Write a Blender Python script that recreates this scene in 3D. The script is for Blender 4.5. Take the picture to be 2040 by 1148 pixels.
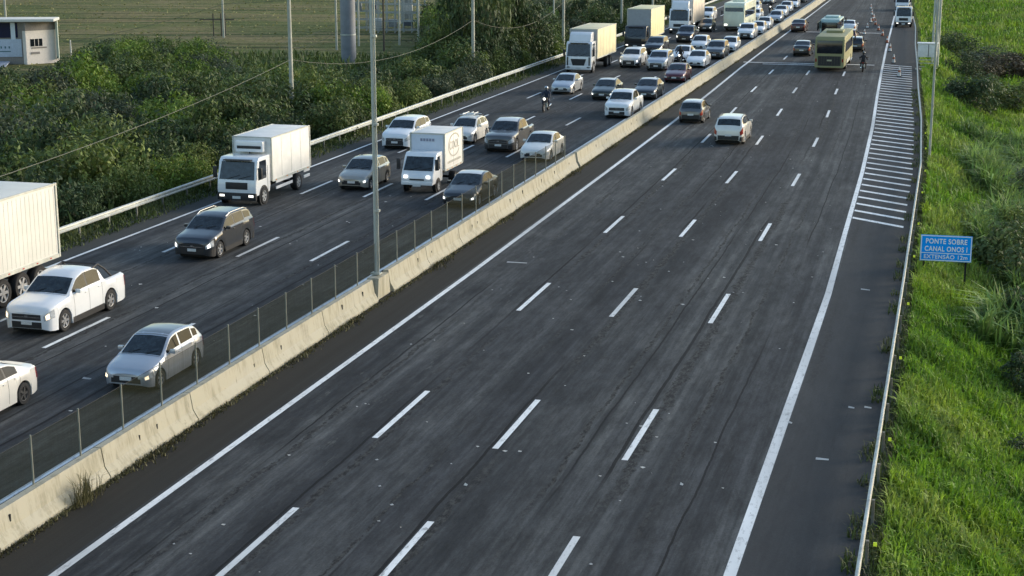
import bpy, bmesh, math, random
import numpy as np
from mathutils import Vector, Matrix
random.seed(7); rng = np.random.default_rng(7)
for o in list(bpy.data.objects): bpy.data.objects.remove(o)
R = math.radians
S = bpy.context.scene; COL = S.collection

# ------------------------------------------------------------------ camera, sky, sun, exposure
F = 3212.55; PITCH = R(13.125); YAW = R(15.374); CH = 14.0
cam = bpy.data.cameras.new('camera'); cam.sensor_width = 36; cam.lens = F*36/2040
cam.clip_start = .5; cam.clip_end = 6000
co = bpy.data.objects.new('camera', cam); COL.objects.link(co)
co.location = (0, 0, CH); co.rotation_euler = (R(90)-PITCH, 0, YAW); S.camera = co
SUN_EL, SUN_AZ = R(17), R(54)      # azimuth clockwise from +Y
W = bpy.data.worlds.new('World'); S.world = W; W.use_nodes = True
sky = W.node_tree.nodes.new('ShaderNodeTexSky'); sky.sky_type = 'NISHITA'; sky.sun_disc = False
sky.sun_elevation = SUN_EL; sky.sun_rotation = SUN_AZ; sky.dust_density = 1.6; sky.air_density = 1.3; sky.ozone_density = 2.0
bg = W.node_tree.nodes['Background']; bg.inputs[1].default_value = .15
W.node_tree.links.new(sky.outputs[0], bg.inputs[0])
sl = bpy.data.lights.new('sun', 'SUN'); sl.energy = 1.5; sl.angle = R(20); sl.color = (1, .93, .82)
so = bpy.data.objects.new('sun', sl); COL.objects.link(so)
sd = Vector((math.sin(SUN_AZ)*math.cos(SUN_EL), math.cos(SUN_AZ)*math.cos(SUN_EL), math.sin(SUN_EL)))
so.rotation_euler = sd.to_track_quat('Z', 'Y').to_euler(); so.location = sd*200
S.view_settings.view_transform = 'Standard'; S.view_settings.look = 'None'
S.view_settings.exposure = 0.88; S.view_settings.gamma = 1

# ------------------------------------------------------------------ projection helpers (photo pixels <-> world)
_fw = np.array([-math.sin(YAW)*math.cos(PITCH), math.cos(YAW)*math.cos(PITCH), -math.sin(PITCH)])
_rt = np.array([math.cos(YAW), math.sin(YAW), 0]); _up = np.cross(_rt, _fw)
def ray(x, y): return _fw+(x-1020)/F*_rt-(y-574)/F*_up
def at(x, y, z=0.0):
    d = ray(x, y); t = (z-CH)/d[2]; return float(d[0]*t), float(d[1]*t)
def proj(x, y, z):
    p = np.array([x, y, z-CH]); d = p@_fw
    return 1020+F*(p@_rt)/d, 574-F*(p@_up)/d

# ------------------------------------------------------------------ road alignment: lateral u -> x at distance Y
YS = [-60, 0, 60, 90, 110, 130, 150, 175, 200, 240, 275, 350, 700]
TAB = {
 -1.3: [-1.25,-1.25,-1.45,-1.6,-2.1,-2.85,-3.5,-4.4,-5.1,-6.9,-8.2,-11.5,-28],
 -4.1: [-4.05,-4.05,-4.2,-4.73,-5.25,-5.95,-6.6,-7.35,-8.0,-9.05,-10.3,-13,-29.5],
 -7.8: [-7.8,-7.8,-7.8,-8.02,-8.45,-9.2,-9.8,-10.5,-11.1,-12,-13,-15.5,-32],
 -11.33: [-11.33,-11.33,-11.33,-11.47,-11.95,-12.5,-12.95,-13.5,-14,-14.7,-15.6,-18,-34.5],
 -14.75: [-14.75,-14.75,-14.75,-14.9,-15.3,-15.8,-16.2,-16.7,-17.1,-17.6,-18.2,-20.4,-37],
 -18.25: [-18.25,-18.25,-18.2,-18.4,-18.57,-18.9,-19.3,-19.6,-19.85,-20.3,-20.75,-23,-39],
 -20.35: [-20.35,-20.35,-20.4,-20.5,-20.6,-20.7,-20.8,-20.95,-21.1,-21.4,-21.8,-24,-40.5],
 -21.85: [-21.85,-21.85,-21.85,-21.9,-22,-22.1,-22.2,-22.3,-22.45,-22.8,-23.2,-25.4,-42],
 -25.2: [-25.2,-25.2,-25.2,-25.2,-25.2,-25.3,-25.4,-25.5,-25.6,-25.9,-26.3,-28.4,-45],
 -28.5: [-28.5,-28.5,-28.5,-28.5,-28.5,-28.55,-28.6,-28.7,-28.8,-29,-29.3,-31.3,-48],
 -31.9: [-31.9]*7+[-31.9,-31.95,-32.1,-32.4,-34.2,-51],
 -34.9: [-35.1,-35.1,-35,-34.8,-34.8,-34.7,-34.7,-34.8,-34.85,-35,-35.2,-37,-54],
 -36.8: [-36.9,-36.9,-36.9,-36.8,-36.8,-36.8,-36.7,-36.7,-36.7,-36.9,-37.1,-38.8,-56]}
US = sorted(TAB)
def LX(u, Y):
    if u <= US[0]: return u-US[0]+float(np.interp(Y, YS, TAB[US[0]]))
    if u >= US[-1]: return u-US[-1]+float(np.interp(Y, YS, TAB[US[-1]]))
    return float(np.interp(u, US, [np.interp(Y, YS, TAB[k]) for k in US]))
def groundz(u, Y=0):
    if u > -1.0:
        return float(np.interp(u, [-1.0, -.4, 1.5, 4.5, 9, 40, 400], [-.04, -.18, -1.1, -2.6, -2.9, -2.9, -2.9]))
    if u < -37.0:
        return float(np.interp(-u, [37.0, 38.5, 42, 60, 400], [-.04, -.35, -1.2, -1.4, -1.4]))
    return -.03

# ------------------------------------------------------------------ materials
def newmat(name):
    m = bpy.data.materials.new(name); m.use_nodes = True
    nt = m.node_tree; return m, nt, nt.nodes['Principled BSDF']
_mc = {}
def M(name, col, rough=.6, metal=0., coat=0., var=0., vs=4., spec=.5, emit=None, es=0., bump=0., bs=60.):
    if name in _mc: return _mc[name]
    m, nt, b = newmat(name); N = nt.nodes; Lk = nt.links
    b.inputs['Base Color'].default_value = (*col, 1); b.inputs['Roughness'].default_value = rough
    b.inputs['Metallic'].default_value = metal; b.inputs['Coat Weight'].default_value = coat
    b.inputs['Coat Roughness'].default_value = .06; b.inputs['Specular IOR Level'].default_value = spec
    if emit: b.inputs['Emission Color'].default_value = (*emit, 1); b.inputs['Emission Strength'].default_value = es
    tc = N.new('ShaderNodeTexCoord')
    if var > 0:
        n = N.new('ShaderNodeTexNoise'); n.inputs['Scale'].default_value = vs; n.inputs['Detail'].default_value = 5
        n.inputs['Roughness'].default_value = .65
        Lk.new(tc.outputs['Object'], n.inputs['Vector'])
        r = N.new('ShaderNodeValToRGB'); Lk.new(n.outputs['Fac'], r.inputs[0])
        r.color_ramp.elements[0].position = .3; r.color_ramp.elements[1].position = .7
        r.color_ramp.elements[0].color = (*[c*(1-var) for c in col], 1)
        r.color_ramp.elements[1].color = (*[min(1, c*(1+var*.6)) for c in col], 1)
        Lk.new(r.outputs[0], b.inputs['Base Color'])
    if bump > 0:
        n = N.new('ShaderNodeTexNoise'); n.inputs['Scale'].default_value = bs
        Lk.new(tc.outputs['Object'], n.inputs['Vector'])
        bp = N.new('ShaderNodeBump'); bp.inputs['Strength'].default_value = bump; bp.inputs['Distance'].default_value = .02
        Lk.new(n.outputs['Fac'], bp.inputs['Height']); Lk.new(bp.outputs[0], b.inputs['Normal'])
    _mc[name] = m; return m
GLASS = M('tinted_glass', (.012, .016, .022), .12, var=.5, vs=2.5, spec=.7)
SIDEG = M('side_glass', (.014, .016, .018), .05, var=.6, vs=3, spec=.22)
GLASS2 = M('clear_dark_glass', (.022, .03, .035), .07, var=.95, vs=4.5, spec=.7)
RUB = M('rubber', (.018, .018, .019), .85, var=.3, vs=8)
BLK = M('black_plastic', (.02, .02, .022), .55, var=.3, vs=6)
DARK = M('underbody_dark', (.012, .012, .012), .9, var=.2)
RIM = M('alloy_rim', (.55, .56, .58), .32, .8, var=.15, vs=10)
STEEL = M('galvanised_steel', (.50, .52, .49), .5, .35, var=.25, vs=3)
CHR = M('chrome', (.75, .76, .78), .15, 1)
HLON = M('headlamp_lit', (.9, .9, .85), .2, emit=(1, .97, .88), es=1.3)
HLW = M('headlamp_warm', (.9, .8, .6), .2, emit=(1, .78, .5), es=1.1)
HL = M('headlamp_clear', (.62, .65, .68), .12, .3, spec=.8, var=.5, vs=9)
TL = M('tail_lamp', (.28, .012, .01), .2, coat=.6, var=.3, vs=12)
PLATE = M('number_plate', (.62, .64, .64), .5, var=.25, vs=25)
def paint(name, c, metal=0., rough=.32): return M('paint_'+name, c, rough, metal, coat=1., var=.06, vs=1.3)
P_WHITE = paint('white', (.74, .76, .78)); P_SILV = paint('silver', (.46, .49, .53), .55, .36)
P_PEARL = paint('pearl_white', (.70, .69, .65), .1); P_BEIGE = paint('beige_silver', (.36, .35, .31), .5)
P_GRAPH = paint('graphite', (.045, .05, .058), .5, .28); P_BLK = paint('black', (.012, .012, .014))
P_BRNZ = paint('dark_bronze', (.06, .052, .042), .45); P_RED = paint('maroon', (.10, .012, .02), .3)
P_GREY = paint('grey', (.13, .135, .14), .5); P_GREEN = paint('dark_green', (.02, .028, .022), .3)
P_WINE = paint('dark_wine', (.05, .01, .012), .3); P_NAVY = paint('navy', (.015, .022, .045), .3)

# ------------------------------------------------------------------ mesh helpers
class MB:
    def __init__(s): s.v = []; s.f = []
    def add(s, vs, fs):
        n = len(s.v); s.v += [tuple(map(float, p)) for p in vs]; s.f += [tuple(i+n for i in f) for f in fs]; return s
    def box(s, c, d, rz=0, rx=0):
        x, y, z = d[0]/2, d[1]/2, d[2]/2
        m = Matrix.Rotation(rz, 3, 'Z')@Matrix.Rotation(rx, 3, 'X')
        vs = [Vector(c)+m@Vector((i*x, j*y, k*z)) for i in (-1, 1) for j in (-1, 1) for k in (-1, 1)]
        return s.add(vs, [(0, 1, 3, 2), (4, 6, 7, 5), (0, 4, 5, 1), (2, 3, 7, 6), (0, 2, 6, 4), (1, 5, 7, 3)])
    def tube(s, pts, r, n=8, caps=True):
        pts = [Vector(p) for p in pts]; k = len(pts)
        rs = r if isinstance(r, (list, tuple)) else [r]*k
        vs = []
        for i, p in enumerate(pts):
            t = (pts[min(i+1, k-1)]-pts[max(i-1, 0)]).normalized()
            a = t.orthogonal().normalized() if i == 0 else (a-t*a.dot(t)).normalized()
            b = t.cross(a)
            vs += [p+(a*math.cos(2*math.pi*j/n)+b*math.sin(2*math.pi*j/n))*rs[i] for j in range(n)]
        fs = [(i*n+j, i*n+(j+1) % n, (i+1)*n+(j+1) % n, (i+1)*n+j) for i in range(k-1) for j in range(n)]
        if caps: fs += [tuple(range(n))[::-1], tuple(range((k-1)*n, k*n))]
        return s.add(vs, fs)
    def lathe_x(s, prof, n=24, c=(0, 0, 0)):    # prof: (x, r), revolve round X axis
        vs = [(c[0]+x, c[1]+r*math.cos(2*math.pi*j/n), c[2]+r*math.sin(2*math.pi*j/n)) for x, r in prof for j in range(n)]
        k = len(prof)
        fs = [(i*n+j, i*n+(j+1) % n, (i+1)*n+(j+1) % n, (i+1)*n+j) for i in range(k-1) for j in range(n)]
        return s.add(vs, fs)
    def prism_x(s, poly, x0, x1):               # poly in (y,z)
        n = len(poly)
        vs = [(x0, *p) for p in poly]+[(x1, *p) for p in poly]
        fs = [tuple(range(n))[::-1], tuple(range(n, 2*n))]+[(i, (i+1) % n, n+(i+1) % n, n+i) for i in range(n)]
        return s.add(vs, fs)
    def sweep(s, prof, path, closed=True):      # prof: (dx,z) across; path: list of (u,Y) in road coordinates
        n = len(prof); vs = []
        for u, Y in path:
            x = LX(u, Y); vs += [(x+px, Y, pz) for px, pz in prof]
        m = n if closed else n-1
        fs = [(i*n+j, i*n+(j+1) % n, (i+1)*n+(j+1) % n, (i+1)*n+j) for i in range(len(path)-1) for j in range(m)]
        if closed: fs += [tuple(range(n))[::-1], tuple(range((len(path)-1)*n, len(path)*n))]
        return s.add(vs, fs)
    def grid(s, P):                              # P[i][j] points
        a, b = len(P), len(P[0])
        return s.add([p for r_ in P for p in r_], [(i*b+j, i*b+j+1, (i+1)*b+j+1, (i+1)*b+j) for i in range(a-1) for j in range(b-1)])
    def build(s, name, mat, parent=None, bevel=0, smooth=None, seg=2, fix=True):
        me = bpy.data.meshes.new(name); me.from_pydata(s.v, [], s.f)
        if bevel or fix:
            bm = bmesh.new(); bm.from_mesh(me)
            if bevel:
                bmesh.ops.remove_doubles(bm, verts=bm.verts, dist=1e-5)
                es = [e for e in bm.edges if len(e.link_faces) == 2 and e.calc_face_angle(0) > .35]
                bmesh.ops.bevel(bm, geom=es, offset=bevel, segments=seg, affect='EDGES', profile=.6)
            if fix: bmesh.ops.recalc_face_normals(bm, faces=bm.faces)
            bm.to_mesh(me); bm.free()
        if smooth or bevel:
            me.polygons.foreach_set('use_smooth', [True]*len(me.polygons)); me.set_sharp_from_angle(angle=R(smooth or 35))
        me.materials.append(mat); me.update()
        o = bpy.data.objects.new(name, me); COL.objects.link(o); o.parent = parent
        return o
def tag(o, label, cat, group=None, kind=None):
    if label: o['label'] = label
    if cat: o['category'] = cat
    if group: o['group'] = group
    if kind: o['kind'] = kind
    return o
def thing(name, label, cat, loc=(0, 0, 0), rz=0, group=None):
    o = bpy.data.objects.new(name, None); COL.objects.link(o); o.empty_display_size = .3
    o.location = loc; o.rotation_euler = (0, 0, rz); return tag(o, label, cat, group)
def struct(o): o['kind'] = 'structure'; return o
def copy_tree(o, parent=None):
    c = o.copy(); COL.objects.link(c); c.parent = parent
    for ch in list(o.children): copy_tree(ch, c)
    return c

# ------------------------------------------------------------------ ground
def mixn(nt, a, b, fac):
    m = nt.nodes.new('ShaderNodeMix'); m.data_type = 'RGBA'
    for i, x in ((6, a), (7, b)):
        if isinstance(x, tuple): m.inputs[i].default_value = (*x, 1)
        else: nt.links.new(x, m.inputs[i])
    if isinstance(fac, (int, float)): m.inputs[0].default_value = fac
    else: nt.links.new(fac, m.inputs[0])
    return m.outputs[2]
def noise(nt, vec, scale, detail=4, rough=.6, dist=0):
    n = nt.nodes.new('ShaderNodeTexNoise'); n.inputs['Scale'].default_value = scale
    n.inputs['Detail'].default_value = detail; n.inputs['Roughness'].default_value = rough; n.inputs['Distortion'].default_value = dist
    nt.links.new(vec, n.inputs['Vector']); return n.outputs['Fac']
def ramp(nt, f, p0, p1, c0=(0, 0, 0), c1=(1, 1, 1)):
    r = nt.nodes.new('ShaderNodeValToRGB'); nt.links.new(f, r.inputs[0])
    r.color_ramp.elements[0].position = p0; r.color_ramp.elements[1].position = p1
    r.color_ramp.elements[0].color = (*c0, 1); r.color_ramp.elements[1].color = (*c1, 1); return r.outputs[0]
def vmap(nt, src, scale, rot=0):
    if rot:
        r_ = nt.nodes.new('ShaderNodeVectorRotate'); r_.rotation_type = 'Z_AXIS'; r_.inputs['Angle'].default_value = rot
        nt.links.new(src, r_.inputs['Vector']); src = r_.outputs[0]; rot = 0
    m = nt.nodes.new('ShaderNodeMapping'); m.inputs['Scale'].default_value = scale; m.inputs['Rotation'].default_value = (0, 0, rot)
    nt.links.new(src, m.inputs[0]); return m.outputs[0]
def mth(nt, op, a, b=None):
    m = nt.nodes.new('ShaderNodeMath'); m.operation = op
    for i, x in ((0, a), (1, b)):
        if x is None: continue
        if isinstance(x, (int, float)): m.inputs[i].default_value = x
        else: nt.links.new(x, m.inputs[i])
    return m.outputs[0]

def ground_mat(name, c1, c2, c3, row=False):
    m, nt, b = newmat(name); b.inputs['Roughness'].default_value = .95; b.inputs['Specular IOR Level'].default_value = .15
    tc = nt.nodes.new('ShaderNodeTexCoord').outputs['Object']
    big = noise(nt, vmap(nt, tc, (.03, .06, .05)), 1, 6, .65, .4)
    st = noise(nt, vmap(nt, tc, (.035, .35, .1) if row else (.12, .3, .1), -YAW if row else R(-30)), 1, 6, .7, .3)
    fine = noise(nt, tc, 1.7, 6, .75)
    c = mixn(nt, c1, c2, ramp(nt, big, .42, .58)); c = mixn(nt, c, c3, ramp(nt, st, .50, .60))
    dk = ramp(nt, noise(nt, vmap(nt, tc, (.02, .55, .1) if row else (.2, .5, .1), -YAW), 1, 4, .6), .60, .66, (1, 1, 1), (.28, .27, .22))
    mm = nt.nodes.new('ShaderNodeMix'); mm.data_type = 'RGBA'; mm.blend_type = 'MULTIPLY'; mm.inputs[0].default_value = 1
    nt.links.new(c, mm.inputs[6]); nt.links.new(dk, mm.inputs[7]); c = mm.outputs[2]
    mm = nt.nodes.new('ShaderNodeMix'); mm.data_type = 'RGBA'; mm.blend_type = 'MULTIPLY'; mm.inputs[0].default_value = 1
    nt.links.new(c, mm.inputs[6]); nt.links.new(ramp(nt, fine, .3, .7, (.55, .55, .55), (1.35, 1.35, 1.35)), mm.inputs[7])
    nt.links.new(mm.outputs[2], b.inputs['Base Color'])
    bp = nt.nodes.new('ShaderNodeBump'); bp.inputs['Strength'].default_value = .8; bp.inputs['Distance'].default_value = .5
    nt.links.new(mth(nt, 'ADD', fine, st), bp.inputs['Height']); nt.links.new(bp.outputs[0], b.inputs['Normal'])
    return m
YG = list(range(-60, 361, 10))+[400, 460, 520, 600, 700]
def ground_strip(name, us, mat, kind='structure', far=0):
    P = []
    for Y in YG:
        P.append([(LX(u, Y), Y, groundz(u, Y)) for u in us])
    if far: P = [[(x, -1500, z) for x, _, z in P[0]]]+P+[[(x, 3500, z) for x, _, z in P[-1]]]
    o = MB().grid(P).build(name, mat, smooth=60); o['kind'] = kind; return o
GM = ground_mat('field_ground', (.12, .14, .045), (.22, .185, .09), (.06, .085, .025), True)
GR = ground_mat('verge_ground', (.055, .10, .014), (.04, .07, .015), (.10, .14, .022))
ground_strip('ground', [-1500, -600, -300, -200, -150, -120, -100, -80, -60, -50, -42, -40, -38.5, -37.0, -36.6], GM, far=1)
ground_strip('ground', [-1.6, -1.0, -.4, .5, 1.5, 3, 4.5, 6, 9, 15, 25, 40, 80, 150, 400, 1500], GR, far=1)

# road
def road_mat():
    m, nt, b = newmat('asphalt'); N = nt.nodes
    uv = N.new('ShaderNodeUVMap').outputs[0]
    sx = N.new('ShaderNodeSeparateXYZ'); nt.links.new(uv, sx.inputs[0]); u = sx.outputs[0]; v = sx.outputs[1]
    streak = noise(nt, vmap(nt, uv, (1.1, .012, 1)), 1, 6, .6)
    streak2 = noise(nt, vmap(nt, uv, (3.5, .05, 1)), 1, 5, .65, .2)
    blot = noise(nt, vmap(nt, uv, (.35, .12, 1)), 1, 5, .6)
    fine = noise(nt, uv, 13, 5, .85)
    c = mixn(nt, (.0205, .0225, .0255), (.045, .0475, .051), ramp(nt, streak, .38, .62))
    c = mixn(nt, c, (.068, .070, .071), mth(nt, 'MULTIPLY', ramp(nt, blot, .46, .66), .6))
    def mul(c, o, f=1.):
        k = N.new('ShaderNodeMix'); k.data_type = 'RGBA'; k.blend_type = 'MULTIPLY'; k.inputs[0].default_value = f
        nt.links.new(c, k.inputs[6]); nt.links.new(o, k.inputs[7]); return k.outputs[2]
    c = mul(c, ramp(nt, streak2, .35, .65, (.56, .56, .58), (1.38, 1.38, 1.36)))
    c = mul(c, ramp(nt, fine, .25, .75, (.68, .68, .68), (1.32, 1.32, 1.32)))
    # ragged broken joints along the lane lines and wheel tracks
    wob = mth(nt, 'MULTIPLY', mth(nt, 'SUBTRACT', noise(nt, vmap(nt, uv, (.0, .22, 1)), 1, 6, .75), .5), .75)
    uw = mth(nt, 'ADD', u, wob)
    gaps = ramp(nt, noise(nt, vmap(nt, uv, (.15, .05, 1)), 1, 3, .5),   .42, .50)
    edge = ramp(nt, noise(nt, vmap(nt, uv, (2, .9, 1)), 1, 6, .85), .38, .62)
    crack = None
    for cu, w in ((-14.55, .10), (-11.15, .13), (-7.6, .16), (-12.6, .05), (-9.3, .06), (-3.65, .16), (-23.6, .08), (-24.9, .12), (-28.2, .08), (-31.6, .06), (-16.6, .09), (-6.4, .06)):
        d = mth(nt, 'ABSOLUTE', mth(nt, 'SUBTRACT', uw, cu))
        k = mth(nt, 'LESS_THAN', d, mth(nt, 'MULTIPLY', edge, w*1.7))
        crack = k if crack is None else mth(nt, 'MAXIMUM', crack, k)
    crack = mth(nt, 'MULTIPLY', crack, gaps)
    wob2 = mth(nt, 'MULTIPLY', mth(nt, 'SUBTRACT', noise(nt, vmap(nt, uv, (.0, .11, 1)), 1, 7, .7), .5), .35)
    uj = mth(nt, 'ADD', u, wob2); joint = None
    for cu, w in ((-14.93, .04), (-12.45, .03), (-11.5, .045), (-9.0, .03), (-8.02, .05), (-5.6, .03), (-16.9, .03), (-24.25, .05), (-25.45, .03), (-27.6, .035), (-30.9, .03)):
        k = mth(nt, 'LESS_THAN', mth(nt, 'ABSOLUTE', mth(nt, 'SUBTRACT', uj, cu)), w); joint = k if joint is None else mth(nt, 'MAXIMUM', joint, k)
    joint = mth(nt, 'MULTIPLY', joint, ramp(nt, noise(nt, vmap(nt, uv, (.3, .035, 1)), 1, 3, .5), .44, .50))
    c = mul(c, ramp(nt, noise(nt, vmap(nt, uv, (2.2, .5, 1)), 1, 6, .8), .36, .64, (.62, .62, .62), (1.45, 1.45, 1.43)))
    c = mul(c, ramp(nt, noise(nt, vmap(nt, uv, (.28, .006, 1)), 1, 2, .5), .42, .58, (.74, .75, .78), (1.34, 1.33, 1.28)))
    c = mixn(nt, c, (.005, .005, .006), mth(nt, 'MULTIPLY', joint, .9))
    blt = ramp(nt, noise(nt, vmap(nt, uv, (2.6, .16, 1)), 1, 5, .75), .60, .66)
    c = mixn(nt, c, (.012, .0125, .013), mth(nt, 'MULTIPLY', blt, .55))
    lt = ramp(nt, noise(nt, vmap(nt, uv, (3.0, .5, 2)), 1, 6, .8), .58, .68)
    rough_zone = mth(nt, 'MULTIPLY', mth(nt, 'LESS_THAN', u, -15.2), mth(nt, 'GREATER_THAN', u, -18.1))
    c = mixn(nt, c, (.13, .13, .12), mth(nt, 'MULTIPLY', lt, mth(nt, 'ADD', mth(nt, 'MULTIPLY', rough_zone, .35), .18)))
    rag = ramp(nt, noise(nt, vmap(nt, uv, (7, 3, 1)), 1, 4, .8), .42, .6)
    c = mixn(nt, c, mixn(nt, (.006, .006, .007), (.060, .060, .057), rag), mth(nt, 'MULTIPLY', crack, .85))
    # dark paved shoulders and median strips
    sh = mth(nt, 'MULTIPLY', mth(nt, 'GREATER_THAN', u, -20.2), mth(nt, 'LESS_THAN', u, -18.45))
    sh2 = mth(nt, 'MULTIPLY', mth(nt, 'GREATER_THAN', u, -21.7), mth(nt, 'LESS_THAN', u, -20.2))
    c = mixn(nt, c, mixn(nt, (.022, .021, .018), (.034, .032, .027), fine), mth(nt, 'MAXIMUM', sh, sh2))
    sr = mth(nt, 'GREATER_THAN', u, -3.9)
    c = mixn(nt, c, mixn(nt, (.034, .0345, .0355), (.054, .0545, .055), fine), mth(nt, 'MULTIPLY', sr, .75))
    sl_ = mth(nt, 'LESS_THAN', u, -35.1)
    c = mixn(nt, c, mixn(nt, (.04, .042, .038), (.06, .062, .055), fine), mth(nt, 'MULTIPLY', sl_, .8))
    # worn flow, bigger slabs far away are paler
    nt.links.new(c, b.inputs['Base Color'])
    rr = ramp(nt, streak2, .3, .7, (.78, .78, .78), (.95, .95, .95)); nt.links.new(rr, b.inputs['Roughness'])
    b.inputs['Specular IOR Level'].default_value = .22
    bp = N.new('ShaderNodeBump'); bp.inputs['Strength'].default_value = .35; bp.inputs['Distance'].default_value = .015
    nt.links.new(mth(nt, 'ADD', fine, mth(nt, 'MULTIPLY', crack, -1)), bp.inputs['Height']); nt.links.new(bp.outputs[0], b.inputs['Normal'])
    return m
def road(name, us, mat, z=0.):
    vs = []; fs = []; uvs = []
    ys = list(range(-60, 361, 5))+[400, 460, 520, 600, 700]
    for Y in ys:
        for u in us: vs.append((LX(u, Y), Y, z)); uvs.append((u, Y))
    n = len(us)
    fs = [(i*n+j, i*n+j+1, (i+1)*n+j+1, (i+1)*n+j) for i in range(len(ys)-1) for j in range(n-1)]
    me = bpy.data.meshes.new(name); me.from_pydata(vs, [], fs)
    uvl = me.uv_layers.new(name='UVMap')
    for lp in me.loops: uvl.data[lp.index].uv = uvs[lp.vertex_index]
    me.materials.append(mat); o = bpy.data.objects.new(name, me); COL.objects.link(o); o['kind'] = 'structure'; return o
AM = road_mat()
road('road', [-37.0, -36, -34.9, -31.9, -28.5, -25.2, -21.85, -20.35, -18.25, -14.75, -11.33, -7.8, -4.1, -2.5, -1.3, -1.05], AM)

# ---- painted markings (one sheet 4 mm above the asphalt)
def paintmat():
    m, nt, b = newmat('road_paint'); tc = nt.nodes.new('ShaderNodeTexCoord').outputs['Object']
    n = noise(nt, vmap(nt, tc, (6, 2, 1)), 1, 6, .8); n2 = noise(nt, vmap(nt, tc, (.35, .06, 1)), 1, 3, .6)
    c = mixn(nt, (.78, .79, .78), (.24, .24, .24), ramp(nt, n, .52, .68)); c = mixn(nt, c, (.30, .31, .31), mth(nt, 'MULTIPLY', ramp(nt, n2, .45, .62), .55)); nt.links.new(c, b.inputs['Base Color'])
    b.inputs['Roughness'].default_value = .7; return m
PM = paintmat()
def strip(mb, u, w, y0, y1, z=.004, step=5):
    k = max(1, int((y1-y0)/step)); P = []
    for i in range(k+1):
        Y = y0+(y1-y0)*i/k; x = LX(u, Y); P.append([(x-w/2, Y, z), (x+w/2, Y, z)])
    mb.grid(P)
mb = MB()
for u, w in ((-18.25, .20), (-21.85, .16), (-34.9, .16)): strip(mb, u, w, -30, 420)
P = []
for Y in list(range(-30, 421, 3)):
    w = .27 if Y < 52 else .27-.06*min(1, (Y-52)/20); x = LX(-4.1, Y); P.append([(x-.10, Y, .004), (x+w-.10, Y, .004)])
mb.grid(P)
for k in range(0, 24):
    y = 39.5+15*(k-1) if k else 29.4
    if y > 165: break
    for u in (-14.75, -11.33, -7.8): strip(mb, u, .17, y, y+(4.6 if y < 60 else 4.2), step=2.5)
for k in range(-3, 22):
    y = 60.4+15*k
    for u in (-25.2, -28.5, -31.9): strip(mb, u, .16, y, y+4.3, step=2.5)
for k in range(42):      # zebra hatching on the right shoulder
    Y = 76.2+1.96*k; x0 = LX(-4.1, Y)+.15; x1 = LX(-1.3, Y-1.6)-.42
    mb.add([(x0, Y-.21, .0042), (x1, Y-2.0, .0042), (x1, Y-1.57, .0042), (x0, Y+.21, .0042)], [(0, 1, 2, 3)])
for Y, a, b_ in ((155.5, -18.9, -5), (154.0, -16.5, -8), (197.5, -17, -5)):
    mb.add([(LX(a, Y), Y, .0046), (LX(b_, Y), Y, .0046), (LX(b_, Y), Y+.45, .0046), (LX(a, Y), Y+.45, .0046)], [(0, 1, 2, 3)])
for Y, x0, x1 in ((55.6, -3.35, -2.85), (40.2, -3.2, -2.2)):
    pass
struct(mb.build('road_marking', PM, fix=False))

# white flecks and litter on the asphalt
mb = MB()
for i in range(300):
    Y = 28+rng.random()**1.3*130; u = rng.choice([-14.2, -11.9, -10.9, -8.3, -7.2, -13, -16.2, -27, -24, -5.2, -30.3, -33])+rng.normal(0, .35)
    s_ = rng.uniform(.02, .055) if rng.random() < .85 else rng.uniform(.06, .09)
    x = LX(float(u), Y); a = rng.uniform(0, 3)
    c, s2 = math.cos(a)*s_, math.sin(a)*s_
    mb.add([(x-c, Y-s2, .008), (x+s2, Y-c, .012), (x+c, Y+s2, .008), (x-s2, Y+c, .02)], [(0, 1, 2, 3)])
for (px, py, l) in ((1625, 915, 26), (1715, 577, 18), (1690, 812, 12), (1722, 812, 14), (1570, 842, 8), (165, 754, 16), (1010, 523, 40), (1355, 965, 6), (925, 966, 6)):
    x, y = at(px, py); x2, y2 = at(px+l, py+2)
    mb.add([(x, y-.06, .010), (x2, y2-.05, .012), (x2, y2+.05, .02), (x, y+.07, .03)], [(0, 1, 2, 3)])
tag(mb.build('road_litter', M('pale_chips', (.42, .42, .40), .7, var=.3), fix=False), 'small pale chips and litter scattered over the dark asphalt lanes', 'litter', kind='stuff')

# ------------------------------------------------------------------ barriers
def conc_mat():
    m, nt, b = newmat('concrete'); tc = nt.nodes.new('ShaderNodeTexCoord').outputs['Object']
    vs_ = noise(nt, vmap(nt, tc, (3, 3, .35)), 1, 6, .75); n2 = noise(nt, vmap(nt, tc, (.4, .25, 1.5)), 1, 5, .6); f = noise(nt, tc, 14, 5, .8)
    c = mixn(nt, (.36, .34, .265), (.235, .22, .16), ramp(nt, vs_, .48, .64))
    c = mixn(nt, c, (.36, .345, .285), mth(nt, 'MULTIPLY', ramp(nt, n2, .5, .62), .6))
    c = mixn(nt, c, (.12, .11, .09), ramp(nt, f, .66, .74))
    c = mixn(nt, c, (.20, .19, .15), ramp(nt, noise(nt, vmap(nt, tc, (7, 5, .4)), 1, 4, .7), .62, .70))
    nt.links.new(c, b.inputs['Base Color']); b.inputs['Roughness'].default_value = .88
    bp = nt.nodes.new('ShaderNodeBump'); bp.inputs['Strength'].default_value = .5; bp.inputs['Distance'].default_value = .01
    nt.links.new(f, bp.inputs['Height']); nt.links.new(bp.outputs[0], b.inputs['Normal']); return m
CM = conc_mat()
prof = [(.33, 0), (.33, .08), (.18, .33), (.10, .82), (-.10, .82), (-.18, .33), (-.33, .08), (-.33, 0)]
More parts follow.
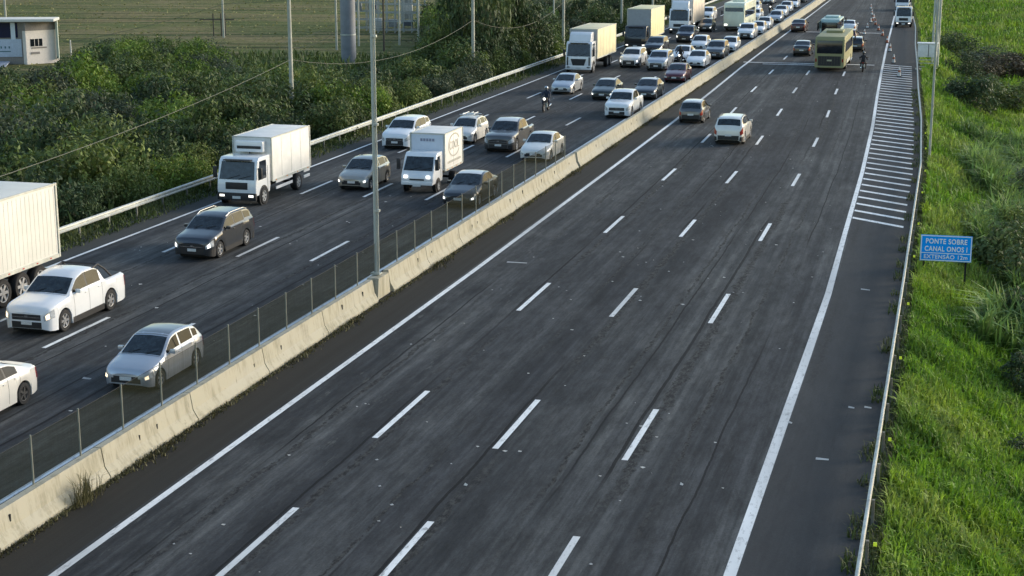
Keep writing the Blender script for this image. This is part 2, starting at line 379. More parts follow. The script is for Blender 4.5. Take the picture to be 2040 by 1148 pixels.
def barrier(y0, y1, label, seg=5.0):
    t = thing('concrete_barrier', label, 'barrier', (0, 0, 0), 0, 'concrete median barrier runs')
    k = max(1, round((y1-y0)/seg)); g = (y1-y0)/k
    for i in range(k):
        a, b_ = y0+i*g+.022, y0+(i+1)*g-.022; n = 4 if b_ < 400 else 2
        pr = prof
        MB().sweep(pr, [(-20.35, a+(b_-a)*j/n) for j in range(n+1)]).build('barrier_section', CM, t, smooth=15)
    for i in range(k):
        for q in (.28, .72):
            Y = y0+(i+q)*g
            if Y < 112 and (i*2+(q > .5)) % 3: MB().box((LX(-20.35, Y)+.150, Y+.7*math.sin(i*2.7+q*9), .50+.06*math.sin(i*5.1)), (.03, .05, .17)).build('lifting_slot', DARK, t)
    return t
barrier(-20, 54.45, 'near run of stained cream concrete median barrier, from the foreground up to the lamp pole')
barrier(56.15, 87.5, 'middle run of concrete median barrier, between lamp pole and end of mesh screen', 4.8)
barrier(87.9, 420, 'far run of concrete median barrier beyond the mesh screen, curving away into the distance', 6.6)
# pole footing in the gap
FM = M('fresh_concrete', (.36, .35, .30), .85, var=.3, vs=5)
PX, PY = LX(-20.35, 55.3), 55.3
mb = MB(); mb.prism_x([(-.7, 0), (-.62, .42), (-.55, .80), (.55, .80), (.62, .42), (.7, 0)], -.24, .24)
o = mb.build('pole_footing', CM, None, bevel=.04); o.location = (PX, PY, 0)
tag(o, 'concrete footing block filling the barrier gap under the median lamp pole', 'footing')

# anti-glare mesh screen on the median
def mesh_mat():
    m, nt, b = newmat('mesh_screen'); N = nt.nodes
    b.inputs['Base Color'].default_value = (.018, .022, .013, 1); b.inputs['Roughness'].default_value = .9; b.inputs['Specular IOR Level'].default_value = .1
    tr = N.new('ShaderNodeBsdfTransparent'); mx = N.new('ShaderNodeMixShader')
    tc = N.new('ShaderNodeTexCoord').outputs['Object']
    n = noise(nt, vmap(nt, tc, (1, 16, .5)), 1, 4, .8)
    nt.links.new(ramp(nt, n, .2, .8, (.34, .34, .34), (.56, .56, .56)), mx.inputs[0])
    nt.links.new(tr.outputs[0], mx.inputs[1]); nt.links.new(b.outputs[0], mx.inputs[2])
    nt.links.new(mx.outputs[0], N['Material Output'].inputs[0]); return m
MM = mesh_mat()
fy = []; y = 25.3
while y < 87: fy.append(y); y += 2.16
fence = thing('screen_fence', 'dark green wire mesh screen with thin steel posts standing on the median barrier', 'fence')
fy = [q for q in fy if abs(q-55.3) > .6]
for i, Y in enumerate(fy):
    x = LX(-20.35, Y)-.09
    MB().tube([(x, Y, .80), (x, Y, 2.05)],   .026, 8).build('post', M('post_olive', (.20, .21, .18), .6, .2, var=.2), fence, smooth=40)
    if i+1 < len(fy):
        x2 = LX(-20.35, fy[i+1])-.09
        MB().add([(x, Y+.04, .9), (x2, fy[i+1]-.04, .9), (x2, fy[i+1]-.04, 2.0), (x, Y+.04, 2.0)], [(0, 1, 2, 3)]).build('mesh_panel', MM, fence, fix=False)
        MB().tube([(x, Y, 2.0), (x2, fy[i+1], 2.0)], .006, 4).build('top_wire', BLK, fence)

# guardrails
wprof = [(.0, .47), (.05, .50), (.06, .55), (.0, .60), (.0, .62), (.06, .67), (.05, .73), (.0, .76), (-.02, .76), (-.02, .47)]
def guardrail(u, side, label, yend, refl=False, mat=STEEL):
    t = thing('guardrail', label, 'guardrail')
    MB().sweep([(side*a, b_) for a, b_ in wprof], [(u, Y) for Y in np.arange(-30, yend+1, 4.)]).build('rail_beam', mat, t, smooth=25)
    Y = 26.; n = 0
    while Y < min(yend, 230) and n < 95:
        x = LX(u, Y)-side*.09
        MB().box((x, Y, .28), (.07, .10, .80)).build('post', M('post_weathered', (.16, .16, .14), .7, .2, var=.4), t)
        if refl and Y < 110 and n % 3 == 0:
            MB().box((x+.17, Y-.03, .62 if n % 2 else .50), (.08, .02, .09)).build('reflector', M('reflector_yellow', (.75, .9, .06), .4, emit=(.7, .9, .05), es=.08), t)  # slight emission paints the shine of the reflectors
        Y += 2.6; n += 1
    return t
RW = M('rail_pale', (.62, .61, .55), .55, .2, var=.35, vs=2.5)
guardrail(-36.8, 1, 'galvanised steel guardrail below the dark trees along the left edge of the road', 420)
guardrail(-1.3, -1, 'pale weathered guardrail with yellow reflectors between the right shoulder and the green slope', 420, True, RW)

# ------------------------------------------------------------------ poles and wires
PC = M('pole_concrete', (.40, .41, .35), .8, var=.25, vs=2)
PS = M('pole_steel', (.42, .46, .44), .45, .4, var=.2, vs=2)
def pole(px, py, h, r0, r1, name, label, cat, mat=PC, z=0., arm=0, group=None, xy=None):
    x, y = xy or at(px, py, z)
    t = thing(name, label, cat, (x, y, z), 0, group)
    MB().tube([(0, 0, -.5), (0, 0, h*.5), (0, 0, h)], [r0, (r0+r1)/2, r1], 12).build('shaft', mat, t, smooth=60)
    if arm:
        MB().tube([(0, 0, h-.3), (arm*.5, 0, h+.15), (arm, 0, h+.25)], .04, 8).build('arm', PS, t, smooth=60)
        MB().box((arm, 0, h+.22), (.7, .28, .14)).build('lamp_head', PS, t, bevel=.04)
    return t, (x, y)
t, _ = pole(0, 0, 14, .07, .055, 'street_lamp', 'tall galvanised lamp pole rising from the gap in the median barrier', 'street lamp', PS, xy=(PX-.08, PY+.05), arm=2.2)
MB().tube([(.105, 0, .75), (.105, 0, 13.5)], .028, 8).build('cable_conduit', PS, t, smooth=60)
MB().box((0, 0, .86), (.36, .3, .06)).build('base_plate', PS, t)
for zz in (3.2, 6.4, 9.6): MB().tube([(.08, 0, zz), (.08, 0, zz+.08)], .12, 10).build('clamp_band', PS, t)
G = 'slim pale poles along the left roadside'
pole(583, 250, 11.5, .16, .11, 'utility_pole', 'pale concrete pole beyond the guardrail, rising behind the white refrigerated truck', 'pole', z=-.2, group=G)
pole(943, 168, 11.5, .16, .11, 'utility_pole', 'pale concrete pole in front of the tall dark trees, beside the guardrail', 'pole', z=-.2, group=G)
pole(1122, 108, 11.5, .16, .11, 'utility_pole', 'pale pole standing just left of the white cab truck with glare-yellow side', 'pole', z=-.2, group=G)
pole(1238, 62, 11.5, .16, .11, 'utility_pole', 'pale pole standing just left of the dark cab truck with grey box', 'pole', z=-.2, group=G)
pole(1300, 36, 11.5, .16, .11, 'utility_pole', 'farthest roadside pole, between the dark cab truck and the big white truck', 'pole', z=-.2, group=G)
pole(1103, 72, 9, .12, .09, 'utility_pole', 'thin pole among the bushes behind the glare-yellow sided truck', 'pole', z=-1.2, group=G)
ZF = -1.4
Gf = 'poles standing in the field'
pole(446, 75, 9, .15, .11, 'utility_pole', 'weathered pole alone in the field above the scrub, with a frame beside it', 'pole', z=ZF, group=Gf)
pole(13, 60, 10, .16, .11, 'utility_pole', 'pale pole behind the roof of the white roadside building', 'pole', z=ZF, group=Gf)
pole(142, 115, 1.9, .09, .07, 'marker_post', 'short white capped post between the white building and the scrub', 'post', M('post_white', (.6, .6, .55), .7, var=.2), z=ZF)
fx, fy_ = at(440, 72, ZF)
t = thing('field_frame', 'small dark H shaped timber frame beside the lone field pole', 'frame', (fx, fy_, ZF), YAW)
WD = M('old_timber', (.09, .08, .06), .9, var=.4)
for dx in (-.9, .1, .6): MB().box((dx, 0, 1.4), (.14, .14, 2.9)).build('upright', WD, t)
MB().box((-.4, -.12, 2.1), (4.4, .1, .14)).build('crossbar', WD, t)
# broad grey column and its neighbours
x, y = at(695, 128, ZF)
t = thing('column', 'broad blue grey cylindrical column rising from the scrub near the substation', 'column', (x, y, ZF))
MB().tube([(0, 0, -1), (0, 0, 14)], .78, 28).build('shaft', M('column_grey', (.20, .22, .25), .6, var=.25, vs=.8), t, smooth=60)
MB().tube([(0, 0, 14.0), (0, 0, 14.4)], .95, 28).build('cap', M('column_grey', (.2, .22, .25)), t, smooth=40)
for zz in (3, 7, 11): MB().tube([(0, 0, zz), (0, 0, zz+.12)], .81, 28).build('ring_joint', PS, t, smooth=40)
for px, py, lb in ((704, 128, 'pale thin pole touching the right side of the broad grey column'), (671, 100, 'thin pole left of the broad grey column'), (715, 92, 'thin pole left of the median lamp pole, in the substation yard'),
                   (765, 103, 'dark thin pole right of the median lamp pole, in the substation yard'), (796, 90, 'thin pole in the middle of the substation yard'), (834, 92, 'thin pole at the right end of the substation yard')):
    pole(px, py, 12, .13, .10, 'yard_pole', lb, 'pole', PC if px != 765 else WD, z=ZF, group='thin poles in the substation yard')
# substation racks: grey lattice bays
def rack(px, py, wd, ht, label, mat):
    x, y = at(px, py, ZF); t = thing('substation_rack', label, 'steel rack', (x, y, ZF), YAW, 'substation racks')
    n = int(wd/1.1)
    m_ = MB()
    for i in range(n+1): m_.box((i*1.1-wd/2, 0, ht/2), (.12, .12, ht)); m_.box((i*1.1-wd/2, 2, ht/2), (.12, .12, ht))
    m_.build('uprights', mat, t)
    m_ = MB()
    for k in range(int(ht/1.1)+1): m_.box((0, -.09, .4+k*1.1), (wd, .06, .14)); m_.box((0, 2.09, .4+k*1.1), (wd, .06, .12))
    m_.build('crossbars', mat, t)
    for k in range(int(ht/2)):
        for i in range(int(wd/2)):
            if rng.random() < .6:
                MB().box((i*2-wd/2+1, 1, 1.2+k*2), (1.1, 1.0, rng.uniform(.6, 1.3))).build('equipment_box', random.choice([M('eq_grey', (.25, .27, .28), .6, var=.3), M('eq_blue', (.08, .10, .14), .5, var=.3), M('eq_white', (.5, .51, .5), .6, var=.3)]), t, bevel=.03)
for a in ((727, 62, 4.0, 9, 'grey lattice rack packed with cabinets, between the broad column and the lamp pole'), (786, 66, 6.5, 8, 'widest lattice rack with cabinets, just right of the lamp pole'), (825, 48, 3.6, 10, 'narrow pale lattice rack at the right end of the substation')):
    rack(*a, M('rack_steel', (.34, .37, .37), .5, .3, var=.3))

def wire(pts, label, name='overhead_wire', r=.018, sag=.5):
    m_ = MB()
    for a, b_ in zip(pts[:-1], pts[1:]):
        L = [(np.array(a)*(1-s)+np.array(b_)*s-np.array([0, 0, 4*sag*s*(1-s)])) for s in np.linspace(0, 1, 13)]
        m_.tube(L, r, 5)
    tag(m_.build(name, M('wire_grey', (.10, .105, .08), .7)), label, 'wire', 'overhead wires')
def on(px, py, Y):      # world point at distance Y seen at a photo position
    d = ray(px, py); t = Y/d[1]; return (d[0]*t, Y, CH+d[2]*t)
pA = at(583, 250, -.2); pB = at(943, 168, -.2); pC = at(1122, 108, -.2); pD = at(1238, 62, -.2)
def hz(px, py, p): return on(px, py, p[1])[2]
za = hz(577, 119, pA); zb = hz(941, 40, pB)
wire([on(-60, 372, 57), (pA[0], pA[1], za)], 'lowest pale wire sloping down to the left from the roadside pole across the dark scrub', sag=.35)
wire([(pA[0], pA[1], za), (pB[0], pB[1], zb), (pC[0], pC[1], hz(1121, 4, pC))], 'pale wire sagging between the roadside poles past the broad column', sag=1.5)
wire([on(-40, 108, 160), on(446, 8, 176), on(900, -60, 190)], 'thin wire crossing the field above the scrub from the building', sag=.8, r=.022)
wire([on(560, 85, 150), on(672, 42, 158), on(880, 50, 165)], 'thin wire running to the column at the middle of the field', sag=.4)
wire([on(560, 92, 150), on(672, 62, 158), on(872, 48, 165), on(1100, -10, 175)], 'lower thin wire passing through the substation yard', sag=.7)

# right side mast with brace, cabinet and platform
t, _ = pole(1851, 322, 14, .075, .06, 'utility_pole', 'thin pale pole standing right beside the right hand guardrail, nearest on that side', 'pole', PC, z=-.15)
x, y = at(1862, 132, -.3)
t = thing('sign_mast', 'pair of tall grey tubes with a slanting brace beside the white roadside cabinet', 'mast', (x, y, -.3))
for dx in (-.28, .24): MB().tube([(dx, 0, -.4), (dx, 0, 14)], .11, 10).build('mast_tube', PS, t, smooth=50)
MB().tube([(.3, -.3, 1.2), (-.1, 0, 5.2), (-.25, .2, 8)], .07, 8).build('brace', PS, t, smooth=50)
for k in range(12): MB().box((0, 0, 1.0+k*1.05), (.5, .06, .08)).build('rung', PS, t)
x, y = at(1842, 139, 0)
CW = M('cabinet_white', (.72, .72, .70), .5, var=.15)
t = thing('roadside_cabinet', 'white metal cabinet on a grey platform just right of the guardrail', 'cabinet', (x+.15, y+.4, 0))
MB().box((0, 0, -.2), (2.0, 1.6, .5)).build('platform', FM, t, bevel=.03)
for dx in (-.8, .8):
    for dy in (-.5, .5): MB().box((dx, dy, .6), (.1, .1, 1.1)).build('leg', PS, t)
MB().box((0, 0, 1.75), (1.7, 1.2, 1.2)).build('box', CW, t, bevel=.03)
MB().box((0, 0, 2.38), (1.86, 1.36, .06)).build('lid', CW, t, bevel=.01)
MB().box((.1, -.61, 1.75), (.05, .02, 1.1)).build('door_seam', BLK, t)
for k in range(3): MB().box((0, -.55, .3+.3*k), (1.5, .05, .07)).build('step_rail', PS, t)

# cones
OR = M('cone_orange', (.32, .09, .04), .6, var=.2); CB = M('cone_white', (.62, .62, .60), .6, var=.2)
def cone_at(px, py, lb, h=.75, white=False):
    x, y = at(px, py); t = thing('traffic_cone', lb, 'traffic cone', (x, y, .005), 0, 'traffic cones closing the right lane')
    MB().box((0, 0, .03), (.42, .42, .06)).build('base', RUB, t)
    m_ = MB(); m_.tube([(0, 0, .06), (0, 0, h)], [.17, .04], 12); m_.build('cone_body', CB if white else OR, t, smooth=50)
    MB().tube([(0, 0, h*.45), (0, 0, h*.68)], [.122, .085], 12).build('reflective_band', CB if not white else OR, t, smooth=50)
cone_at(1791, 153, 'traffic cone standing on the hatched stripes, nearest of the cones', .85, True)
cone_at(1780, 126, 'traffic cone at the far end of the hatched stripes', .85, True)
cone_at(1773, 103, 'traffic cone on bare shoulder just past the hatching', .8, True)
for px, py, c_ in ((1767, 86, 0), (1758, 72, 0), (1750, 61, 0), (1744, 50, 0), (1739, 42, 0), (1737, 30, 1), (1735, 18, 1)):
    cone_at(px, py, 'small cone in the left row of cones tapering across the far lane', .75, bool(c_))
for px, py in ((1722, 69), (1728, 56), (1735, 45), (1741, 37), (1716, 82)):
    cone_at(px, py, 'small pale cone in the row along the far lane, left of the orange ones', .6, True)

# ------------------------------------------------------------------ blue sign
YSG = 66.0
c = [on(px, py, YSG) for px, py in ((1833, 468), (1938, 471), (1937, 523), (1832, 519))]
x0, x1 = c[3][0], c[1][0]; z1 = (c[0][2]+c[1][2])/2; z0 = (c[2][2]+c[3][2])/2; sw, sh = x1-x0, z1-z0
sg = thing('road_sign', 'blue bridge sign with white lettering on two dark posts in the green verge', 'road sign', ((x0+x1)/2, YSG, 0), R(2))
BL = M('sign_blue', (.0, .33, .98), .7, var=.08, vs=3, spec=.15); WH = M('sign_white', (.85, .88, .90), .6, var=.05)
MB().box((0, 0, (z0+z1)/2), (sw, .03, sh)).build('panel', BL, sg)
zm = z0+sh*.31
m_ = MB(); bw = .035
for (cx_, cz_, w_, h_) in ((0, z1-.03, sw-.03, bw), (0, z0+.03, sw-.03, bw), (-sw/2+.03, (z0+z1)/2, bw, sh-.09), (sw/2-.03, (z0+z1)/2, bw, sh-.09), (0, zm, sw-.1, bw*.8)):
    m_.box((cx_, -.019, cz_), (w_, .006, h_))
m_.build('border', WH, sg)
def text(s, size, x, z, yy, mat, parent, name='lettering', off=.006, align='CENTER', sx=1., rot=(R(90), 0, 0)):
    cu = bpy.data.curves.new('t', 'FONT'); cu.body = s; cu.size = size; cu.align_x = align; cu.offset = off; cu.extrude = .003; cu.space_character = 1.10
    to = bpy.data.objects.new('t', cu); COL.objects.link(to)
    dg = bpy.context.evaluated_depsgraph_get(); me = bpy.data.meshes.new_from_object(to.evaluated_get(dg))
    bpy.data.objects.remove(to); me.materials.clear(); me.materials.append(mat); me.name = name
    o = bpy.data.objects.new(name, me); COL.objects.link(o); o.parent = parent; o.location = (x, yy, z); o.rotation_euler = rot; o.scale = (sx, 1, 1); return o
text('PONTE SOBRE', .285, 0, z1-.34, -.024, WH, sg, sx=.82, off=.006)
text('CANAL ONOS I', .285, 0, z1-.34-.31, -.024, WH, sg, sx=.78, off=.006)
text('EXTENSÃO 12m', .225, 0, z0+.105, -.024, WH, sg, sx=1.0, off=.004)
for dx in (-sw/2+.17, sw/2-.2): MB().box((dx, .05, (z0-2.2)/2+.2), (.07, .06, z0+2.9)).build('post', DARK, sg)

# ------------------------------------------------------------------ roadside building, top left
bx, by = at(53, 128, ZF)
bd = thing('roadside_shop', 'white shop with dark glass front and flat roof, half hidden by scrub at far left', 'building', (bx, by, ZF), YAW+R(6)); bd.scale = (.45, .45, .76)
BW = M('wall_sunlit_white', (.72, .66, .60), .8, var=.12); BG = M('wall_grey', (.24, .22, .20), .8, var=.2); BB = M('panel_shade_blue', (.45, .52, .62), .5, var=.15)  # warm sun painted into wall white, bluish shade into front panel white
SIGNW = M('banner_white', (.62, .68, .74), .5, var=.1)  # banner white also tinted with the front's bluish shade
# corner: left part is glazed front facing camera, right part is wall turned to the right
MB().box((-5, 4, 3.0), (12, 8, 6.2)).build('core_wall', BG, bd)
MB().box((-6.5, 2.2, 5.95), (27, 8, .35)).build('roof', M('roof_pale', (.6, .6, .56), .6, var=.1), bd, bevel=.04)
MB().box((-6, -.06, 4.6), (9.0, .12, 2.0)).build('window', M('shop_glass_dark', (.01, .014, .05), .15), bd)
MB().box((-2.55, -.16, 4.5), (1.0, .08, 2.3)).build('banner', SIGNW, bd)
MB().box((-5, -.08, 2.2), (8.4, .16, 2.4)).build('lower_front_panel', BB, bd, bevel=.03)
MB().box((-4.6, -.18, 1.75), (2.6, .05, .12)).build('lettering_bar', M('teal_bar', (.03, .12, .15), .5), bd)
for k in range(3): MB().box((-5.4+k*.9, -.18, 2.3), (.3, .05, .3)).build('wall_mark', M('teal_bar', (.03, .12, .15)), bd)
def onwall(d, n_, z, sx_, sy_, sz):       # boxes on the wing turned to the right: d along the wall, n_ outwards
    a = R(38); c_ = (.4+d*math.cos(a)+n_*math.sin(a), -1.2+d*math.sin(a)-n_*math.cos(a), z); return MB().box(c_, (sx_, sy_, sz), a)
onwall(4.1, -1.5, 2.1, 8.2, 3.0, 4.9).build('side_wall', BW, bd)
onwall(4.1, -1.5, 5.15, 8.3, 3.1, 1.25).build('upper_band', BG, bd)
w_ = onwall(2.6, .03, 2.9, 3.0, .06, 1.0); w_ = w_.build('window', GLASS, bd)
for k in (-.5, .5): onwall(2.6+k, .08, 2.9, .1, .05, 1.0).build('mullion', BW, w_)
onwall(3.2, .05, 2.2, 3.8, .1, .18).build('ledge', BG, bd)
onwall(2.2, .05, 1.5, 2.2, .1, .3).build('lower_vent', BG, bd)
MB().box((6.75, 3.0, 3.2), (.5, .9, 5.2)).build('corner_column', M('col_green_grey', (.40, .45, .38), .7, var=.1), bd)
MB().box((-8, -4, .2), (9, 6, .15), 0, R(4)).build('awning', M('awning_blue', (.30, .34, .42), .6, var=.4, vs=2), bd)

# ------------------------------------------------------------------ wheels
def wheel_mesh(r=.31, w=.2, spokes=5, steel=False, rimcol=RIM):
    t = MB().lathe_x([(-w/2, r*.66), (-w/2, r*.93), (-w*.36, r), (w*.36, r), (w/2, r*.93), (w/2, r*.66), (w*.38, r*.62), (-w*.38, r*.62), (-w/2, r*.66)], 28)
    d = MB().lathe_x([(w*.30, .002), (w*.30, r*.66)], 28)
    rm = MB().lathe_x([(w*.32, r*.68), (w*.46, r*.66), (w*.44, r*.60), (w*.32, r*.58)], 28)
    for k in range(spokes):
        a = 2*math.pi*k/spokes; c_, s_ = math.cos(a), math.sin(a); hw = r*.10
        vs = []
        for xx in (w*.30, w*.42):
            for rr, q in ((r*.05, hw*1.0), (r*.05, -hw), (r*.62, -hw*1.1), (r*.62, hw*1.1)):
                vs.append((xx, rr*c_-q*s_, rr*s_+q*c_))
        rm.add(vs, [(4, 5, 6, 7), (0, 1, 5, 4), (1, 2, 6, 5), (2, 3, 7, 6), (3, 0, 4, 7)])
    rm.lathe_x([(w*.44, .002), (w*.44, r*.16), (w*.3, r*.17)], 14)
    return t, d, rm
_wc = {}
def wheel(parent, x, y, r, w, side, rim=RIM, spokes=5, detail=True):
    key = (round(r, 3), round(w, 3), rim.name, spokes)
    if key not in _wc:
        t, d, rm = wheel_mesh(r, w, spokes)
        ot = t.build('wheel', RUB, None, smooth=40); od = d.build('hub', DARK, ot); orr = rm.build('rim', rim, ot, smooth=40)
        _wc[key] = (ot.data, od.data, orr.data)
        for q in (orr, od, ot): bpy.data.objects.remove(q)
    a, b_, c_ = _wc[key]
    o = bpy.data.objects.new('wheel', a); COL.objects.link(o); o.parent = parent; o.location = (x, y, r)
    if side < 0: o.rotation_euler = (0, 0, math.pi)
    if detail:
        for nm, me in (('hub', b_), ('rim', c_)):
            q = bpy.data.objects.new(nm, me); COL.objects.link(q); q.parent = o
    return o

# ------------------------------------------------------------------ cars (front towards -Y)
TYPES = {
 'hatch': dict(L=3.95, W=1.68, r=.30, yf=.72, yr=3.2, belt=.92, wr=.30, top=[(0, .58), (.05, .66), (.14, .73), (.4, .82), (1.02, .96), (1.78, 1.42), (2.2, 1.49), (3.0, 1.47), (3.45, 1.38), (3.80, 1.0), (3.90, .93), (3.95, .80)],
        ws=(1.03, 1.74), rg=(3.47, 3.80), sw=[(1.28, 2.17), (2.27, 3.08)], q=(3.16, 3.46)),
 'sedan': dict(L=4.45, W=1.74, r=.31, yf=.85, yr=3.5, belt=.93, wr=.30, top=[(0, .57), (.05, .65), (.14, .71), (.4, .80), (1.2, .97), (2.02, 1.40), (2.5, 1.47), (3.1, 1.43), (3.82, 1.07), (4.28, 1.03), (4.40, .94), (4.45, .80)],
        ws=(1.22, 1.98), rg=(3.16, 3.80), sw=[(1.5, 2.38), (2.48, 3.3)], q=None),
 'suv': dict(L=4.65, W=1.86, r=.36, yf=.88, yr=3.6, belt=1.10, wr=.26, top=[(0, .72), (.05, .84), (.14, .94), (.4, 1.02), (1.15, 1.15), (1.88, 1.60), (2.4, 1.70), (3.8, 1.68), (4.18, 1.60), (4.52, 1.18), (4.60, 1.08), (4.65, .9)],
        ws=(1.17, 1.84), rg=(4.2, 4.50), sw=[(1.42, 2.45), (2.55, 3.45)], q=(3.55, 4.15)),
 'pickup': dict(L=5.30, W=1.88, r=.38, yf=.92, yr=4.05, belt=1.14, wr=.26, top=[(0, .78), (.05, .90), (.14, .99), (.4, 1.06), (1.3, 1.17), (2.0, 1.66), (2.5, 1.78), (3.2, 1.77), (3.52, 1.68), (3.74, 1.20), (3.78, 1.17), (5.22, 1.17), (5.30, 1.05)],
        ws=(1.32, 1.96), rg=(3.56, 3.72), sw=[(1.6, 2.5), (2.6, 3.4)], q=None),
 'coupe': dict(L=4.5, W=1.80, r=.33, yf=.9, yr=3.6, belt=.92, wr=.40, top=[(0, .55), (.05, .63), (.14, .70), (.4, .80), (1.4, .95), (2.25, 1.33), (2.7, 1.40), (3.1, 1.36), (3.95, 1.07), (4.35, 1.03), (4.46, .95), (4.5, .80)],
        ws=(1.42, 2.2), rg=(3.1, 3.9), sw=[(1.7, 2.75), (2.83, 3.35)], q=None)}
class CarShape:
    def __init__(s, T):
        s.T = T; s.ty = [a for a, _ in T['top']]; s.tz = [b_ for _, b_ in T['top']]
    def ring(s, y):
        T = s.T; L = T['L']; W = T['W']/2
        k = .05 if .25 < y < L-.2 else .012
        zt = float(np.mean([np.interp(min(max(y+d, 0), L), s.ty, s.tz) for d in (-2*k, -k, 0, k, 2*k)]))
        w = W*float(np.interp(y, [0, .03, .08, .16, .3, .55, L-.6, L-.28, L-.12, L-.04, L], [.66, .76, .85, .92, .97, 1, 1, .975, .93, .86, .76]))
        ra = T['r']+.065; zb = float(np.interp(y, [0, .1, .35, L-.35, L-.08, L], [.27, .20, .17, .19, .24, .33]))
        for yc in (T['yf'], T['yr']):
            d = abs(y-yc)
            if d < ra: zb = max(zb, T['r']+math.sqrt(ra*ra-d*d))
        bl = min(T['belt']+.06*(y/L), zt-.07); zb2 = min(zb, bl-.12)
        wg = w-.055; gh = max(0, zt-.06-(bl+.03)); wr = wg-gh*T['wr']-.02
        return [(w-.13, zb2), (w-.015, zb2), (w, zb2+(bl-zb2)*.3), (w+.008, zb2+(bl-zb2)*.62), (w-.02, bl-.015), (wg, bl+.03), (wr, zt-.055), (wr-.07, zt-.012), (wr*.55, zt+.012), (0, zt+.025)]
    def pt(s, y, v, side=1, off=0.):
        def raw(yy, vv):
            r_ = s.ring(yy); i = min(int(vv), 8); f = vv-i
            return np.array([(r_[i][0]*(1-f)+r_[i+1][0]*f)*side, yy, r_[i][1]*(1-f)+r_[i+1][1]*f])
        p = raw(y, v)
        if off:
            L = s.T['L']
            a = raw(min(y+.02, L), v)-raw(max(y-.02, 0), v); b_ = raw(y, min(v+.05, 9))-raw(y, max(v-.05, 0))
            if v > 8.9: b_ = np.array([-side, 0, 0.])
            n = np.cross(a, b_)*side; n /= (np.linalg.norm(n)+1e-9)
            if n[2] < 0 and v > 6 or (v <= 6 and n[0]*side < 0): n = -n
            p = p+n*off
        return tuple(p)
    def patch(s, y0, y1, v0, v1, side, off=.006, ny=5, nv=3):
        return [[s.pt(y0+(y1-y0)*i/ny, v0+(v1-v0)*j/nv, side, off) for j in range(nv+1)] for i in range(ny+1)]
    def across(s, y0, y1, v0, off=.006, ny=5, nv=5):
        P = []
        for i in range(ny+1):
            y = y0+(y1-y0)*i/ny
            vs = [v0+(9-v0)*j/nv for j in range(nv+1)]
            P.append([s.pt(y, v, -1, off) for v in vs]+[s.pt(y, v, 1, off) for v in vs[::-1][1:]])
        return P
    def body(s):
        T = s.T; L = T['L']
        ys = set([0, .015, .03, .055, .08, .12, .16, .22, .3, .4, .55, L, L-.015, L-.04, L-.08, L-.12, L-.2, L-.28])|set(s.ty)|set(np.arange(.6, L-.3, .16).round(3))
        for yc in (T['yf'], T['yr']):
            ra = T['r']+.065
            for a in np.linspace(-1, 1, 15): ys.add(round(yc+ra*math.sin(a*math.pi/2), 4))
        ys = sorted(y for y in ys if 0 <= y <= L); ys = [y for i, y in enumerate(ys) if i == 0 or y-ys[i-1] > .004]
        P = []
        for y in ys:
            r_ = s.ring(y); P.append([(-a, y, b_) for a, b_ in r_]+[(a, y, b_) for a, b_ in r_[::-1][1:]])
        m = MB(); m.grid(P); n = len(P[0]); m.f.append(tuple(range(n))); q = (len(P)-1)*n; m.f.append(tuple(range(q, q+n)))
        return m
_sh = {}; _meshc = {}
